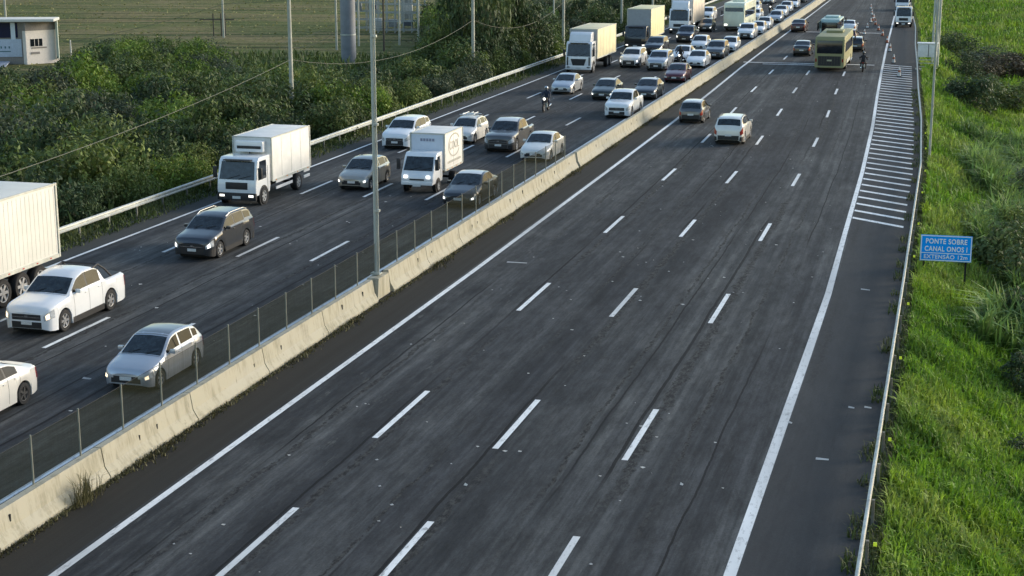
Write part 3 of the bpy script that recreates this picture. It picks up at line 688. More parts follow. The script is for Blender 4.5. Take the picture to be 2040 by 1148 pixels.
def car(kind, px, py, label, pt, name='car', cat='car', away=False, group='left', lit=None, xy=None, roofmat=None, low=None, rack=False, rails=False, plate=True, rot=0., det=True, spokes=5, sc=1., lower_black=False, rim=RIM, cover=False, glass=GLASS2, lowz=None):
    T = TYPES[kind]; L = T['L']; Wd = T['W']
    x, y = xy or at(px, py)
    if away: y += L*sc
    grp = {'left': 'cars and pickups queueing towards the camera', 'right': 'cars driving away on the right carriageway'}[group]
    t = thing(name, label, cat, (x, y, .006), (math.pi if away else 0)+rot, grp); t.scale = (sc,)*3
    if kind not in _sh: _sh[kind] = CarShape(T)
    cs = _sh[kind]
    def part(nm, key, fn, mat, parent=t, **kw):
        k = (kind, key)
        if k in _meshc and _meshc[k].materials[0] == mat:
            o = bpy.data.objects.new(nm, _meshc[k]); COL.objects.link(o); o.parent = parent; return o
        k2 = (kind, key, mat.name)
        if k2 in _meshc:
            o = bpy.data.objects.new(nm, _meshc[k2]); COL.objects.link(o); o.parent = parent; return o
        o = fn().build(nm, mat, parent, **kw); _meshc[k2] = o.data; return o
    body = part('body', 'body', cs.body, pt, smooth=28)
    part('underbody', 'ub', lambda: MB().box((0, L/2, .33), (Wd-.50, L-.5, .42)), DARK)
    part('windscreen', 'ws', lambda: MB().grid(cs.across(T['ws'][0], T['ws'][1], 7.06)), glass, smooth=40, fix=False)
    part('rear_window', 'rg', lambda: MB().grid(cs.across(T['rg'][0], T['rg'][1], 7.1)), glass, smooth=40, fix=False)
    for sd_ in (-1, 1):
        for i, (a, b_) in enumerate(T['sw']):
            part('side_window', 'sw%d%d' % (i, sd_), lambda: MB().grid(cs.patch(a, b_, 5.12, 5.92, sd_, .007, 8)), SIDEG, fix=False)
        if T['q']: part('quarter_window', 'q%d' % sd_, lambda: MB().grid(cs.patch(T['q'][0], T['q'][1], 5.2, 5.85, sd_, .007, 5)), SIDEG, fix=False)
        hm = {None: HL, 'on': HLON, 'warm': HLW}[lit]
        hl = part('headlight', 'hl%d' % sd_, lambda: MB().grid(cs.patch(.01, .30, 2.9, 3.9, sd_, .008, 8, 3)), HL, smooth=50, fix=False)
        if lit: part('bulb', 'bu%d' % sd_, lambda: MB().grid(cs.patch(.035, .11, 3.0, 3.75, sd_, .014, 3, 3)), hm, parent=hl, smooth=50, fix=False)
        part('tail_light', 'tl%d' % sd_, lambda: MB().grid(cs.patch(L-.20, L-.004, 2.75, 3.95, sd_, .008, 6, 3)), TL, smooth=50, fix=False)
        mz = T['belt']+.10; my = T['ws'][0]+.42
        part('mirror', 'mi%d' % sd_, lambda: MB().box((sd_*(Wd/2+.07), my, mz), (.20, .11, .14)).box((sd_*(Wd/2-.03), my+.02, mz-.05), (.1, .04, .04)), pt, bevel=.03)
    fz = T['top'][0][1]
    big = kind in ('suv', 'pickup')
    part('grille', 'gr', lambda: MB().box((0, .005, fz-.12), (Wd*(.58 if big else .50), .03, .20 if big else .14)), BLK)
    if big: part('grille_bar', 'gb', lambda: MB().box((0, -.012, fz-.12), (Wd*.56, .012, .03)), CHR)
    if kind != 'hatch':
        for q in (-1, 1): part('window_trim', 'wt%d' % q, lambda: MB().grid(cs.patch(T['sw'][0][0]-.05, T['sw'][1][1]+.05, 5.06, 5.96, q, .004, 14)), BLK, fix=False)
    part('lower_intake', 'li', lambda: MB().box((0, .005, .39), (Wd*.60, .025, .15 if kind in ('hatch', 'sedan', 'coupe') else .22)), BLK)
    if det: part('badge', 'bd', lambda: MB().box((0, -.014, fz-.09), (.13, .012, .07)), CHR)
    if plate:
        part('number_plate', 'pf', lambda: MB().box((0, -.018, .46), (.40, .014, .12)), PLATE)
        part('number_plate', 'pr', lambda: MB().box((0, L+.012, .62), (.40, .02, .12)), PLATE)
    part('rear_trim', 'rt', lambda: MB().box((0, L-.005, .45), (Wd*.62, .03, .13)), BLK)
    if lower_black:
        for q in (-1, 1):
            part('bumper_corner', 'bl%d' % q, lambda: MB().grid(cs.patch(.0, .45, 1.0, 2.3, q, .01, 8, 3)), BLK, fix=False)
            part('bumper_corner', 'br%d' % q, lambda: MB().grid(cs.patch(L-.4, L, 1.0, 2.2, q, .01, 8, 3)), BLK, fix=False)
        part('rear_bumper', 'blr', lambda: MB().box((0, L+.005, .47), (Wd*.70, .03, .26)), BLK)
    if kind in ('suv', 'pickup'):
        for q in (-1, 1): part('sill_trim', 'st%d' % q, lambda: MB().grid(cs.patch(T['yf']+.5, T['yr']-.5, 1.0, 1.7, q, .012, 4, 2)), BLK if kind == 'pickup' or lower_black else pt, fix=False)
    if det:
        ds = [T['sw'][0][0]-.06, T['sw'][0][1]+.05, T['sw'][1][1]+.05]
        def seams():
            m = MB()
            for sd_ in (-1, 1):
                for d in ds: m.grid(cs.patch(d, d+.014, 1.3, 4.9, sd_, .004, 1, 8))
            m.grid(cs.across(T['ws'][0]-.06, T['ws'][0]-.045, 6.6, .004, 1))
            return m
        part('door_seam', 'ds', seams, BLK, fix=False)
        def handles():
            m = MB()
            for sd_ in (-1, 1):
                for d in (T['sw'][0][1]-.12, T['sw'][1][1]-.12):
                    p = cs.pt(d, 3.75, sd_, .02); m.box(p, (.03, .17, .03))
            return m
        part('door_handle', 'dh', handles, pt, bevel=.008)
        def wipers():
            m = MB()
            for sx_ in (-.45, .15): m.tube([(sx_, T['ws'][0]-.02, cs.ring(T['ws'][0])[9][1]+.02), (sx_+.38, T['ws'][0]+.16, cs.ring(T['ws'][0]+.16)[9][1]+.01)], .01, 5)
            return m
        part('wiper', 'wp', wipers, BLK)
    if roofmat:  # pale roofs paint the sky's reflection; the dark one is true colour
        part('roof_colour_or_glare', 'rf', lambda: MB().grid(cs.across(T['ws'][1]+.05, T['rg'][0]-.04, 7.1, .005, 8)), roofmat, smooth=50, fix=False)
    if rack or rails:
        def rr():
            m = MB(); a, b_ = T['ws'][1]+.15, T['rg'][0]-.1
            for sd_ in (-1, 1):
                pts = [cs.pt(a+(b_-a)*i/6, 6.8, sd_, .05 if 0 < i < 6 else 0) for i in range(7)]; m.tube(pts, .02, 6)
            return m
        part('roof_rail', 'rr', rr, BLK if rails != 'silver' else RIM)
    if rack:
        def rk():
            m = MB(); z = max(T['top'], key=lambda q: q[1])[1]+.1
            for yy in (T['ws'][1]+.35, T['ws'][1]+1.1): m.box((0, yy, z), (Wd*.72, .05, .04))
            for k in range(3): m.tube([(-.35+k*.3, T['ws'][1]+.1, z+.05), (-.30+k*.3, T['ws'][1]+1.35, z+.06)], .03, 6)
            m.box((.2, T['ws'][1]+.3, z+.08), (.35, .25, .12)); return m
        part('roof_rack', 'rk', rk, P_WHITE)
    if kind == 'pickup':
        part('bed_cover' if cover else 'load_bed', 'bc%d' % cover, lambda: MB().grid(cs.across(3.86, 5.16, 7.05, .012 if cover else .006, 8)), BLK if cover else DARK, fix=False)
        if cover:
            def bar():
                m = MB()
                for sd_ in (-1, 1): m.tube([(sd_*.70, 3.2, 1.70), (sd_*.69, 3.62, 1.78), (sd_*.76, 3.95, 1.55), (sd_*.80, 4.35, 1.20)], .035, 8)
                m.tube([(-.69, 3.62, 1.78), (.69, 3.62, 1.78)], .035, 8); return m
            part('sports_bar', 'sb', bar, BLK, smooth=50)
    for yy in (T['yf'], T['yr']):
        for sd_ in (-1, 1): wheel(t, sd_*(Wd/2-.115), yy, T['r'], .21, sd_, rim, spokes)
    return t

# near left carriageway
wp = at(127, 660); TP = TYPES['pickup']
car('pickup', 0, 0, 'white double cab pickup with black sports bar and bed cover beside the white semi trailer', P_WHITE, 'pickup_truck', 'pickup truck', xy=(wp[0]-.83, wp[1]-TP['yf']), lit='warm', cover=True, spokes=6, lower_black=False)
car('hatch', 252, 783, 'silver hatchback with bluish bonnet and lit headlights, right behind the median mesh screen', P_SILV, lit='warm', roofmat=paint('roof_dark', (.16, .17, .18), .4), sc=.96)
wp = at(45, 806)
car('coupe', 0, 0, 'white coupe cut off by the left edge of the photo, only its rear half showing', P_PEARL, xy=(wp[0]-.80, wp[1]-3.6), spokes=5, rim=M('dark_alloy', (.10, .10, .10), .4, .6))
wp = at(437, 513)
car('suv', 0, 0, 'graphite SUV with bright roof rails and alloy wheels, ahead of the refrigerated truck', P_GRAPH, xy=(wp[0]-.80, wp[1]-.88), rails='silver', roofmat=None, lower_black=True, lit='on', spokes=5, sc=.96)
car('hatch', 700, 381, 'beige silver rounded hatchback with lit headlights left of the small white box truck', P_BEIGE, lit='on')
car('sedan', 912, 416, 'black older sedan with one bright headlight, front hidden behind the mesh screen', P_BLK, lit='on', roofmat=P_PEARL)  # pearl roof is sky glare painted over black
car('suv', 786, 299, 'white SUV with black grille behind the small box truck, beside the guardrail', P_WHITE)
car('hatch', 915, 288, 'white hatchback with roof rack bars just right of the small box truck', P_PEARL, rack=True)
car('pickup', 992, 305, 'dark grey double cab pickup with glare-painted roof and dark bumper in the middle lane', paint('mid_grey', (.10, .10, .10), .4), 'pickup_truck', 'pickup truck', lower_black=True, roofmat=P_PEARL)
car('sedan', 1062, 324, 'pearl white sedan beside the far end of the median mesh screen', P_PEARL)
car('sedan', 1117, 189, 'silver sedan alone in the lane next to the motorcyclist', P_SILV)
car('sedan', 1198, 201, 'dark green sedan with glare-painted roof and lit headlights, behind the white pickup on its left', P_GREEN, lit='on', roofmat=P_PEARL)
car('sedan', 1282, 200, 'black sedan with glare-painted roof behind the white pickup on its right', P_BLK, roofmat=P_PEARL)
car('pickup', 1228, 237, 'white double cab pickup with fog lamps next to the median barrier', P_WHITE, 'pickup_truck', 'pickup truck')
car('sedan', 1342, 166, 'maroon sedan close to the median barrier', P_RED)
car('suv', 1252, 136, 'white SUV with black lower bumper right of the glare-yellow sided truck', P_WHITE, lower_black=True, lit='on')
car('suv', 1306, 142, 'silver SUV between the white SUV and the maroon sedan', P_SILV, lower_black=True)
car('suv', 1300, 110, 'dark SUV in front of the dark cab truck', P_GRAPH, lit='on', lower_black=True)
car('sedan', 1354, 125, 'white sedan with a motorcycle just in front of it', P_WHITE)
car('sedan', 1384, 136, 'white sedan left of the black car beside the barrier, with a square grille', P_WHITE)
car('hatch', 1390, 102, 'white hatchback behind the dark pickup, middle lane', P_WHITE)
car('suv', 1422, 119, 'dark grey SUV close to the barrier ahead of a white hatchback', P_GREY, lower_black=True)
car('hatch', 1450, 105, 'white hatchback close to the barrier, behind the dark grey SUV', P_WHITE)
car('pickup', 1362, 86, 'navy pickup with four bright lamps beside the big white truck', P_NAVY, 'pickup_truck', 'pickup truck', lit='on')
car('suv', 1405, 42, 'white SUV in the outer lane behind the big white truck', P_WHITE)
car('hatch', 1403, 64, 'dark green hatchback with yellowish headlights left of the coach', P_GREEN, lit='on')
car('suv', 1484, 79, 'white SUV at the front right corner of the coach', P_WHITE, lit='on')
car('hatch', 1507, 70, 'white hatchback beside the barrier, right of the coach', P_WHITE)
car('sedan', 1519, 60, 'white sedan in the barrier lane, second behind the hatchback beside the coach', P_WHITE)
car('suv', 1499, 45, 'white SUV directly beside the rear half of the coach', P_WHITE)
car('hatch', 1500, 24, 'small white car just behind the coach', P_PEARL)
car('hatch', 1543, 46, 'silver hatchback in the barrier lane, between the white sedan and the farther queue', P_SILV)
car('sedan', 1553, 34, 'white sedan in the far barrier lane queue, third from the end', P_WHITE)
car('hatch', 1564, 25, 'white hatchback in the far barrier lane queue, second from the end', P_WHITE)
car('sedan', 1577, 17, 'white sedan in the far barrier lane queue, end of the close row', P_WHITE)
car('suv', 1592, 6, 'dark SUV with lit headlights at the top edge by the barrier', P_GREY, lit='on')
car('sedan', 1530, 8, 'silver car at the top edge in the middle lane', P_SILV)
# right carriageway, seen from behind
def rcar(kind, px, py, *a, **k): car(kind, px, py, *a, away=True, group='right', **k)
rcar('hatch', 1375, 247, 'silver hatchback with dark tailgate driving away next to the left edge line', P_GREY, lower_black=True, roofmat=P_PEARL)  # pearl roof panel paints reflected sky
rcar('suv', 1450, 290, 'pearl white SUV with red tail lamps driving away, nearest on the right carriageway', P_PEARL, rails=True, lower_black=True)
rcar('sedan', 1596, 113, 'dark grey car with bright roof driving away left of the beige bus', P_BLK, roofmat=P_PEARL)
rcar('sedan', 1589, 65, 'dark wine car driving away close to the median barrier', P_WINE)
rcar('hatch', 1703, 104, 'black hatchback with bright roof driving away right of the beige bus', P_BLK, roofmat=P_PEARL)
rcar('hatch', 1690, 87, 'dark red hatchback half hidden behind the black one beside the bus', P_RED)
rcar('sedan', 1689, 67, 'white sedan driving away ahead of the dark red hatchback', P_WHITE)

# ------------------------------------------------------------------ trucks
def poly_cab(w, prof_, mat, parent, name='cab', bev=.07):
    return MB().prism_x(prof_, -w/2, w/2).build(name, mat, parent, bevel=bev, seg=3)
def quad(m, pts): m.add(pts, [(0, 1, 2, 3)])
def slab(m, p0, p1, w0, w1, off=.012, th=.02):   # glass between two (y,z) points of the front
    d = Vector((p1[0]-p0[0], p1[1]-p0[1])); n = Vector((-d[1], d[0])).normalized()
    if n[0] > 0: n = -n
    vs = []
    for o in (off, off-th):
        for (yy, zz), w in ((p0, w0), (p1, w1)):
            vs += [(-w/2, yy+n[0]*o, zz+n[1]*o), (w/2, yy+n[0]*o, zz+n[1]*o)]
    m.add(vs, [(0, 1, 3, 2), (4, 6, 7, 5), (0, 4, 5, 1), (2, 3, 7, 6), (0, 2, 6, 4), (1, 5, 7, 3)])
def truck(px, py, label, cabm, boxm, w=2.2, cabh=2.5, cabl=1.7, boxl=5.6, boxh=2.2, boxz=1.05, wr=.44, gap=.15, boxw=None, lit='on', reefer=False, spoiler=False, dark_bumper=True, side=None, guards=False, frontm=None, axles=1, grille='low', trimm=None, light=False, zroof=None, name='box_truck', boxtrim=STEEL):
    x, y = at(px, py); t = thing(name, label, 'truck', (x, y, .006), 0, 'trucks queueing towards the camera'); bw_ = boxw or w
    z0 = .5; zw = z0+(cabh-z0)*.40; zt = cabh-.17
    pr = [(0, z0), (-.02, z0+.35), (.02, zw), (.30, zt), (.50, cabh), (cabl, cabh), (cabl, z0+.25), (cabl-.1, z0)]
    if light: pr = [(0, z0-.05), (-.03, z0+.3), (.05, zw-.12), (.16, zw), (.62, zt), (.85, cabh), (cabl, cabh), (cabl, z0+.1), (cabl-.1, z0-.05)]
    cab = poly_cab(w, pr, cabm, t)
    m = MB()
    a, b_ = (pr[2], pr[3]) if not light else (pr[3], pr[4])
    lerp = lambda f: (a[0]+(b_[0]-a[0])*f, a[1]+(b_[1]-a[1])*f)
    slab(m, lerp(.06), lerp(.97), w*.90, w*.84); m.build('windscreen', GLASS2, cab)
    MB().tube([(-.5, lerp(.08)[0]-.04, lerp(.08)[1]+.02), (.15, lerp(.3)[0]-.03, lerp(.3)[1])], .015, 5).tube([(.1, lerp(.08)[0]-.04, lerp(.08)[1]+.02), (.75, lerp(.3)[0]-.03, lerp(.3)[1])], .015, 5).build('wiper', BLK, cab)
    for s_ in (-1, 1):
        X = s_*(w/2+.004)
        y_a = lerp(.12)[0]+.22
        vs = [(X, y_a, zw+.02), (X, cabl*.72, zw+.02), (X, cabl*.72, zt-.02), (X, lerp(.9)[0]+.20, zt-.02)]
        MB().add(vs+[(q[0]-s_*.01, q[1], q[2]) for q in vs], [(0, 1, 2, 3), (4, 7, 6, 5), (0, 4, 5, 1), (1, 5, 6, 2), (2, 6, 7, 3), (3, 7, 4, 0)]).build('side_window', GLASS, cab)
        MB().box((X, cabl*.80, (zw+z0)/2+.3), (.012, .015, cabh-z0-.5)).build('door_seam', BLK, cab)
        MB().box((s_*(w/2+.17), .16, zw+.38), (.20, .10, .55)).tube([(s_*w/2, .3, zw+.6), (s_*(w/2+.17), .18, zw+.6)], .02, 5).build('mirror', BLK, cab, bevel=.02)
        MB().box((s_*(w/2-.26), -.03, z0+.02 if not light else z0+.36), (.30 if not light else .20, .06, .15)).build('headlight', {'on': HLON, None: HL, 'warm': HLW}[lit], cab, bevel=.02)
    if light:
        MB().box((0, -.01, z0+.02), (w*.98, .10, .16)).build('bumper', BLK if dark_bumper else cabm, cab, bevel=.02)
        MB().box((0, -.035, z0+.22), (w*.45, .03, .07)).build('grille', BLK, cab)
    else:
        MB().box((0, .02, z0-.02), (w*1.0, .16, .36)).build('bumper', BLK if dark_bumper else cabm, cab, bevel=.04)
        if grille == 'low': MB().box((0, -.02, z0+.50), (w*.56, .05, .34)).build('grille', BLK, cab, bevel=.02)
        else:
            m = MB(); m.prism_x([(0, 0), (0, 0)], 0, 0) if False else None
            vs = [(-w*.30, -.045, z0+.75), (w*.30, -.045, z0+.75), (w*.22, -.045, z0+.18), (-w*.22, -.045, z0+.18)]
            MB().add(vs+[(q[0], .0, q[2]) for q in vs], [(0, 1, 2, 3), (4, 7, 6, 5), (0, 4, 5, 1), (1, 5, 6, 2), (2, 6, 7, 3), (3, 7, 4, 0)]).build('grille', BLK, cab)
            for s_ in (-1, 1): MB().box((s_*w*.42, -.02, z0+.55), (.12, .05, .75)).build('corner_deflector', BLK, cab, bevel=.02)
        MB().box((0, .25, cabh-.12), (w*.7, .35, .05)).build('sun_visor', BLK, cab)
    MB().box((0, -.075, z0-.06), (.42, .02, .13)).build('number_plate', PLATE, cab)
    MB().box((0, (cabl+boxl)/2+.1, .72), (w*.42, cabl+boxl-.9, .30)).build('chassis', DARK, t)
    # box
    yb = cabl+gap
    bx_ = MB().box((0, yb+boxl/2, boxz+boxh/2), (bw_, boxl, boxh)).build('cargo_box', boxm, t, bevel=.025)
    if frontm: MB().box((0, yb-.012, boxz+boxh/2), (bw_-.12, .02, boxh-.12)).build('front_panel', frontm, bx_)
    m = MB()
    for s_ in (-1, 1):
        m.box((s_*(bw_/2), yb+.0, boxz+boxh/2), (.07, .07, boxh+.02)); m.box((s_*(bw_/2), yb+boxl, boxz+boxh/2), (.07, .07, boxh+.02))
        m.box((s_*(bw_/2), yb+boxl/2, boxz), (.06, boxl-.08, .10)); m.box((s_*(bw_/2+.002), yb+boxl/2, boxz+boxh-.01), (.05, boxl-.08, .06))
    m.box((0, yb, boxz+boxh), (bw_-.08, .05, .05)); m.build('box_frame', boxtrim, bx_)
    if boxl > 3:
        for k in range(1, int(boxl/1.2)):
            for s_ in (-1, 1): MB().box((s_*(bw_/2+.003), yb+k*boxl/int(boxl/1.2), boxz+boxh/2), (.008, .02, boxh-.2)).build('panel_seam', M('seam_grey', (.42, .42, .40), .6), bx_)
        for s_ in (-1, 1):
            for k in range(4): MB().box((s_*(bw_/2+.035), yb+.4+k*(boxl-.8)/3, boxz-.0), (.012, .12, .05)).build('marker_light', M('marker_amber', (.5, .18, .03), .4), bx_)
    if reefer:
        MB().box((0, yb-.20, boxz+boxh-.42), (bw_*.72, .38, .55)).build('cooling_unit', P_WHITE, bx_, bevel=.05)
        MB().box((0, yb-.40, boxz+boxh-.46), (bw_*.62, .03, .14)).build('unit_grille', BLK, bx_)
        MB().tube([(-.1, yb-.1, boxz+boxh-.7), (-.1, yb-.1, boxz+.3)], .04, 6).build('exhaust_pipe', BLK, bx_)
    if spoiler:
        h_ = spoiler
        MB().prism_x([(.45, cabh-.02), (.8, cabh+h_*.75), (1.15, cabh+h_), (cabl-.05, cabh+h_), (cabl-.05, cabh-.02)], -w*.42, w*.42).build('roof_fairing', cabm, cab, bevel=.08, seg=3)
        MB().box((0, .72, cabh+h_*.45), (w*.45, .06, .14), 0, R(-25)).build('fairing_slot', BLK, cab)
    if guards:
        for s_ in (-1, 1):
            for zz in (.55, .85): MB().box((s_*(bw_/2-.05), yb+boxl*.32, zz), (.04, boxl*.42, .14)).build('side_guard', P_WHITE, t)
            for zz in (.55, .85): MB().box((s_*(bw_/2-.05), yb+boxl*.92, zz), (.04, boxl*.16, .14)).build('side_guard', P_WHITE, t)
    yw = [cabl*.5]+[yb+boxl*.68+k*1.25-(axles-1)*.6 for k in range(axles)]
    for k, yy in enumerate(yw):
        for s_ in (-1, 1):
            wheel(t, s_*(w/2-.16), yy, wr, .28 if k == 0 else .34, s_, M('truck_rim', (.35, .36, .37), .5, .3, var=.2), 6)
        if k: MB().box((0, yy, wr), (w*.7, .12, .12)).build('axle', DARK, t)
    for s_ in (-1, 1):      # front wheel arch
        MB().lathe_x([(0, wr+.02), (0, wr+.11), (.02, wr+.11), (.02, wr+.02)], 28, (s_*(w/2+.006)-.01, cabl*.5, wr)).build('wheel_arch', BLK, t)
        MB().lathe_x([(-.001, .01), (-.001, wr+.05)], 28, (s_*(w/2+.008), cabl*.5, wr)).build('wheel_well', DARK, t)
    for o in [c_ for c_ in t.children if c_.name.startswith('wheel') and c_.data and 'well' not in c_.name and 'arch' not in c_.name]:
        if abs(o.location.y-cabl*.5) < .01: o.location.x *= (w/2-.09)/(w/2-.16)
    return t, yb
BXW = M('box_white', (.72, .71, .68), .5, var=.13, vs=1.4); BXY = M('box_glare_cream', (.70, .63, .40), .55, var=.22, vs=.7)  # the cream box carries yellow sun glare in its colour
BXG = M('box_grey', (.36, .38, .40), .5, var=.1)
t, yb = truck(473, 411, 'white refrigerated box truck with dark bumper and lit fog lamps beside the guardrail', P_WHITE, BXW, w=2.05, cabh=2.35, cabl=1.75, boxl=4.9, boxh=2.15, boxz=.98, reefer=True, guards=True, wr=.42, gap=.22)
t, yb = truck(831, 386, 'small white light truck with tall box body and faint oval lettering on its side', P_WHITE, BXW, w=1.72, cabh=2.0, cabl=1.62, boxl=3.1, boxh=1.9, boxz=.95, boxw=1.85, light=True, wr=.31, spoiler=False, dark_bumper=False, frontm=M('front_shade_blue', (.55, .62, .72), .5, var=.06), name='light_truck')  # blue box front puts bluish shade into white paint
GL = M('faded_logo', (.42, .41, .36), .6, var=.2)
m = MB(); cy_, cz_ = yb+1.65, 2.10
P = [[(1.85/2+.012, cy_+math.cos(a)*ry, cz_+math.sin(a)*rz) for ry, rz in ((1.02, .62), (.92, .54))] for a in np.linspace(.5, 2*math.pi-.5, 36)]
m.grid(P)
m.build('logo_ring', GL, t, fix=False)
text('COOL', .62, 1.85/2+.012, cz_-.2, cy_, GL, t, 'lettering', sx=.9, rot=(R(90), 0, R(90)))
m = MB()
for k in range(9): m.box((1.85/2+.010, cy_-1.05+k*.26, cz_-.82), (.01, .17, .12))
m.build('lettering', GL, t)
m = MB()
for k in range(5): m.box((-.32+k*.16, yb-.03, 2.52), (.12, .012, .14))
m.build('front_lettering', M('faded_logo_dark', (.22, .24, .32), .6), t)
truck(1152, 146, 'white cab truck with grey box front and sun glare painted yellowish on its side, beside a pale pole', P_WHITE, BXY, w=2.35, cabh=2.75, cabl=1.9, boxl=8.2, boxh=2.6, boxz=1.15, boxw=2.5, wr=.48, grille='high', spoiler=.8, frontm=BXG, axles=2, dark_bumper=False, lit=None)
truck(1265, 100, 'black cab truck with plain grey box front and sun glare painted yellow on its side, second in the outer lane', P_BLK, M('box_sun_yellow', (.72, .67, .38), .55, var=.12, vs=.8), w=2.25, cabh=2.45, cabl=1.8, boxl=8, boxh=2.95, boxz=1.15, boxw=2.5, wr=.48, frontm=BXG, axles=2)  # yellow of this box is low sunlight painted on its side
truck(1352, 68, 'tall white cab truck with fairing and cream pink box, farthest of the trucks', P_WHITE, M('box_pinkish', (.68, .58, .46), .55, var=.15, vs=.8), w=2.35, cabh=2.9, cabl=2.0, boxl=9, boxh=3.2, boxz=1.15, boxw=2.55, wr=.5, spoiler=.9, frontm=BXW, axles=2)

# semi trailer leaving the frame at left
x, y = at(122, 568)
TRX = x-1.3; TRL = 13.5
t = thing('semi_trailer', 'long white ribbed semi trailer leaving the photo at the left edge', 'trailer', (TRX, y-TRL, .006), 0)
bxo = MB().box((0, TRL/2, 2.55), (2.6, TRL, 2.8)).build('cargo_box', M('trailer_white', (.62, .62, .58), .5, var=.1, vs=.8), t, bevel=.03)
m = MB()
for k in range(int(TRL/.28)): m.box((1.302, .2+k*.28, 2.55), (.012, .05, 2.5))
m.build('side_ribs', M('trailer_white', (.62, .62, .58)), bxo)
m = MB()
for s_ in (-1, 1):
    m.box((s_*1.31, TRL/2, 1.18), (.05, TRL, .14)); m.box((s_*1.31, TRL/2, 3.93), (.05, TRL, .08)); m.box((s_*1.3, TRL, 2.55), (.09, .09, 2.86))
m.build('box_frame', STEEL, bxo)
m = MB()
for k in range(14): m.box((1.335, .5+k*.95, 1.18), (.012, .12, .05))
m.build('marker_strip', M('marker_red', (.4, .05, .04), .5), bxo)
MB().box((0, TRL/2, .95), (1.0, TRL-.6, .3)).build('chassis', DARK, t)
MB().box((0, TRL-.15, .62), (2.3, .12, .14)).build('rear_bumper', P_WHITE, t)
for yy in (TRL-1.3, TRL-2.55, TRL-3.8):
    for s_ in (-1, 1): wheel(t, s_*1.08, yy, .52, .36, s_, M('truck_rim', (.35, .36, .37)), 6)
    MB().box((0, yy, .52), (1.9, .14, .14)).build('axle', DARK, t)
for yy in (3.0,):
    for s_ in (-1, 1): MB().box((s_*.7, yy, .6), (.14, .14, 1.0)).build('landing_leg', DARK, t)
# ------------------------------------------------------------------ coach and city bus
def bus(px, py, label, bm_, L=11.5, w=2.5, h=3.2, away=False, rear=False, frontband=None):
    x, y = at(px, py); y += L if away else 0; t = thing('bus', label, 'bus', (x, y, .006), math.pi if away else 0, 'buses')
    b_ = MB().prism_x([(.06, .35), (0, .9), (.04, 1.5), (.28, h-.25), (.55, h), (L-.2, h), (L, h-.25), (L, .4), (L-.15, .35)], -w/2, w/2).build('body', bm_, t, bevel=.09, seg=3)
    m = MB(); slab(m, (.045, 1.35), (.24, h-.55), w*.90, w*.86); m.build('windscreen', GLASS2, t)
    if frontband: m = MB(); slab(m, (.25, h-.5), (.50, h-.06), w*.8, w*.76, .012); m.build('destination_panel', frontband, t)
    for s_ in (-1, 1):
        for k in range(6): MB().box((s_*(w/2+.004), 1.5+k*1.6, 2.05), (.02, 1.5, .85)).build('side_window', SIDEG, t)
        MB().box((s_*(w/2-.3), .0, .78), (.36, .08, .2)).build('headlight', HLON, t, bevel=.02)
        MB().box((s_*(w/2+.2), .05, 2.2), (.14, .12, .5)).build('mirror', BLK, t, bevel=.02)
        for yy in (2.6, L-3.0): wheel(t, s_*(w/2-.12), yy, .48, .28, s_, M('truck_rim', (.35, .36, .37)), 6)
        MB().box((s_*(w/2-.12), L+.01, 1.0), (.12, .04, .3)).build('tail_light', TL, t)
        MB().box((s_*(w/2+.003), L*.5, .62), (.014, L*.36, .3)).build('luggage_door', STEEL, t)
    MB().box((0, .03, .5), (w*.96, .1, .22)).build('bumper', BLK, t, bevel=.03)
    MB().box((0, L*.45, h+.1), (1.5, 2.4, .22)).build('roof_unit', bm_, t, bevel=.06)
    if rear:
        MB().box((0, L-.03, h-.92), (w*.87, .10, 1.15)).build('rear_window', GLASS, t, bevel=.03)
        m = MB()
        m.box((0, L+.005, .95), (w*.78, .05, .85)); m.build('engine_grille', BLK, t)
        m = MB()
        for k in range(9): m.box((-w*.36+k*w*.09, L+.035, .98), (.03, .02, .72))
        m.build('grille_bars', M('bar_dark_olive', (.06, .06, .035), .6), t)
        MB().box((0, L+.04, .42), (w*.96, .1, .14)).build('rear_bumper', bm_, t, bevel=.02)
        MB().box((0, L+.05, 1.0), (.42, .02, .14)).build('number_plate', M('plate_tan', (.4, .38, .25), .6), t)
    return t
bus(1461, 63, 'white and lime green coach with large dark windscreen and lit headlights', M('coach_green', (.64, .69, .55), .4, coat=.4, var=.2, vs=.6), h=3.35, frontband=M('coach_lime', (.42, .55, .12), .4))
bus(1651, 143, 'beige bus seen from behind with big dark rear window and black engine grille', M('bus_beige', (.25, .245, .12), .6, var=.12, vs=.6), w=2.6, h=3.1, away=True, rear=True)
bus(1652, 87, 'pale teal minibus just ahead of the beige bus', M('bus_teal', (.35, .48, .46), .45, var=.1), L=6.5, w=2.1, h=2.6, away=True, rear=True)
t, _ = truck(1799, 55, 'white cab truck with black grille and bumper stopped on the right shoulder beyond the cones', P_WHITE, M('box_grey2', (.2, .2, .22), .6, var=.2), w=1.95, cabh=2.5, cabl=1.7, boxl=3.6, boxh=.6, boxz=.95, wr=.4, lit='on', name='service_truck')
t['group'] = 'vehicles stopped on the right shoulder'
t, _ = truck(1797, 22, 'white recovery truck facing the traffic on the far right shoulder', P_WHITE, M('box_grey2', (.2, .2, .22), .6, var=.2), w=1.9, cabh=2.1, cabl=1.6, boxl=3.2, boxh=.5, boxz=.9, light=True, wr=.36, lit=None, name='recovery_truck')
t['group'] = 'vehicles stopped on the right shoulder'

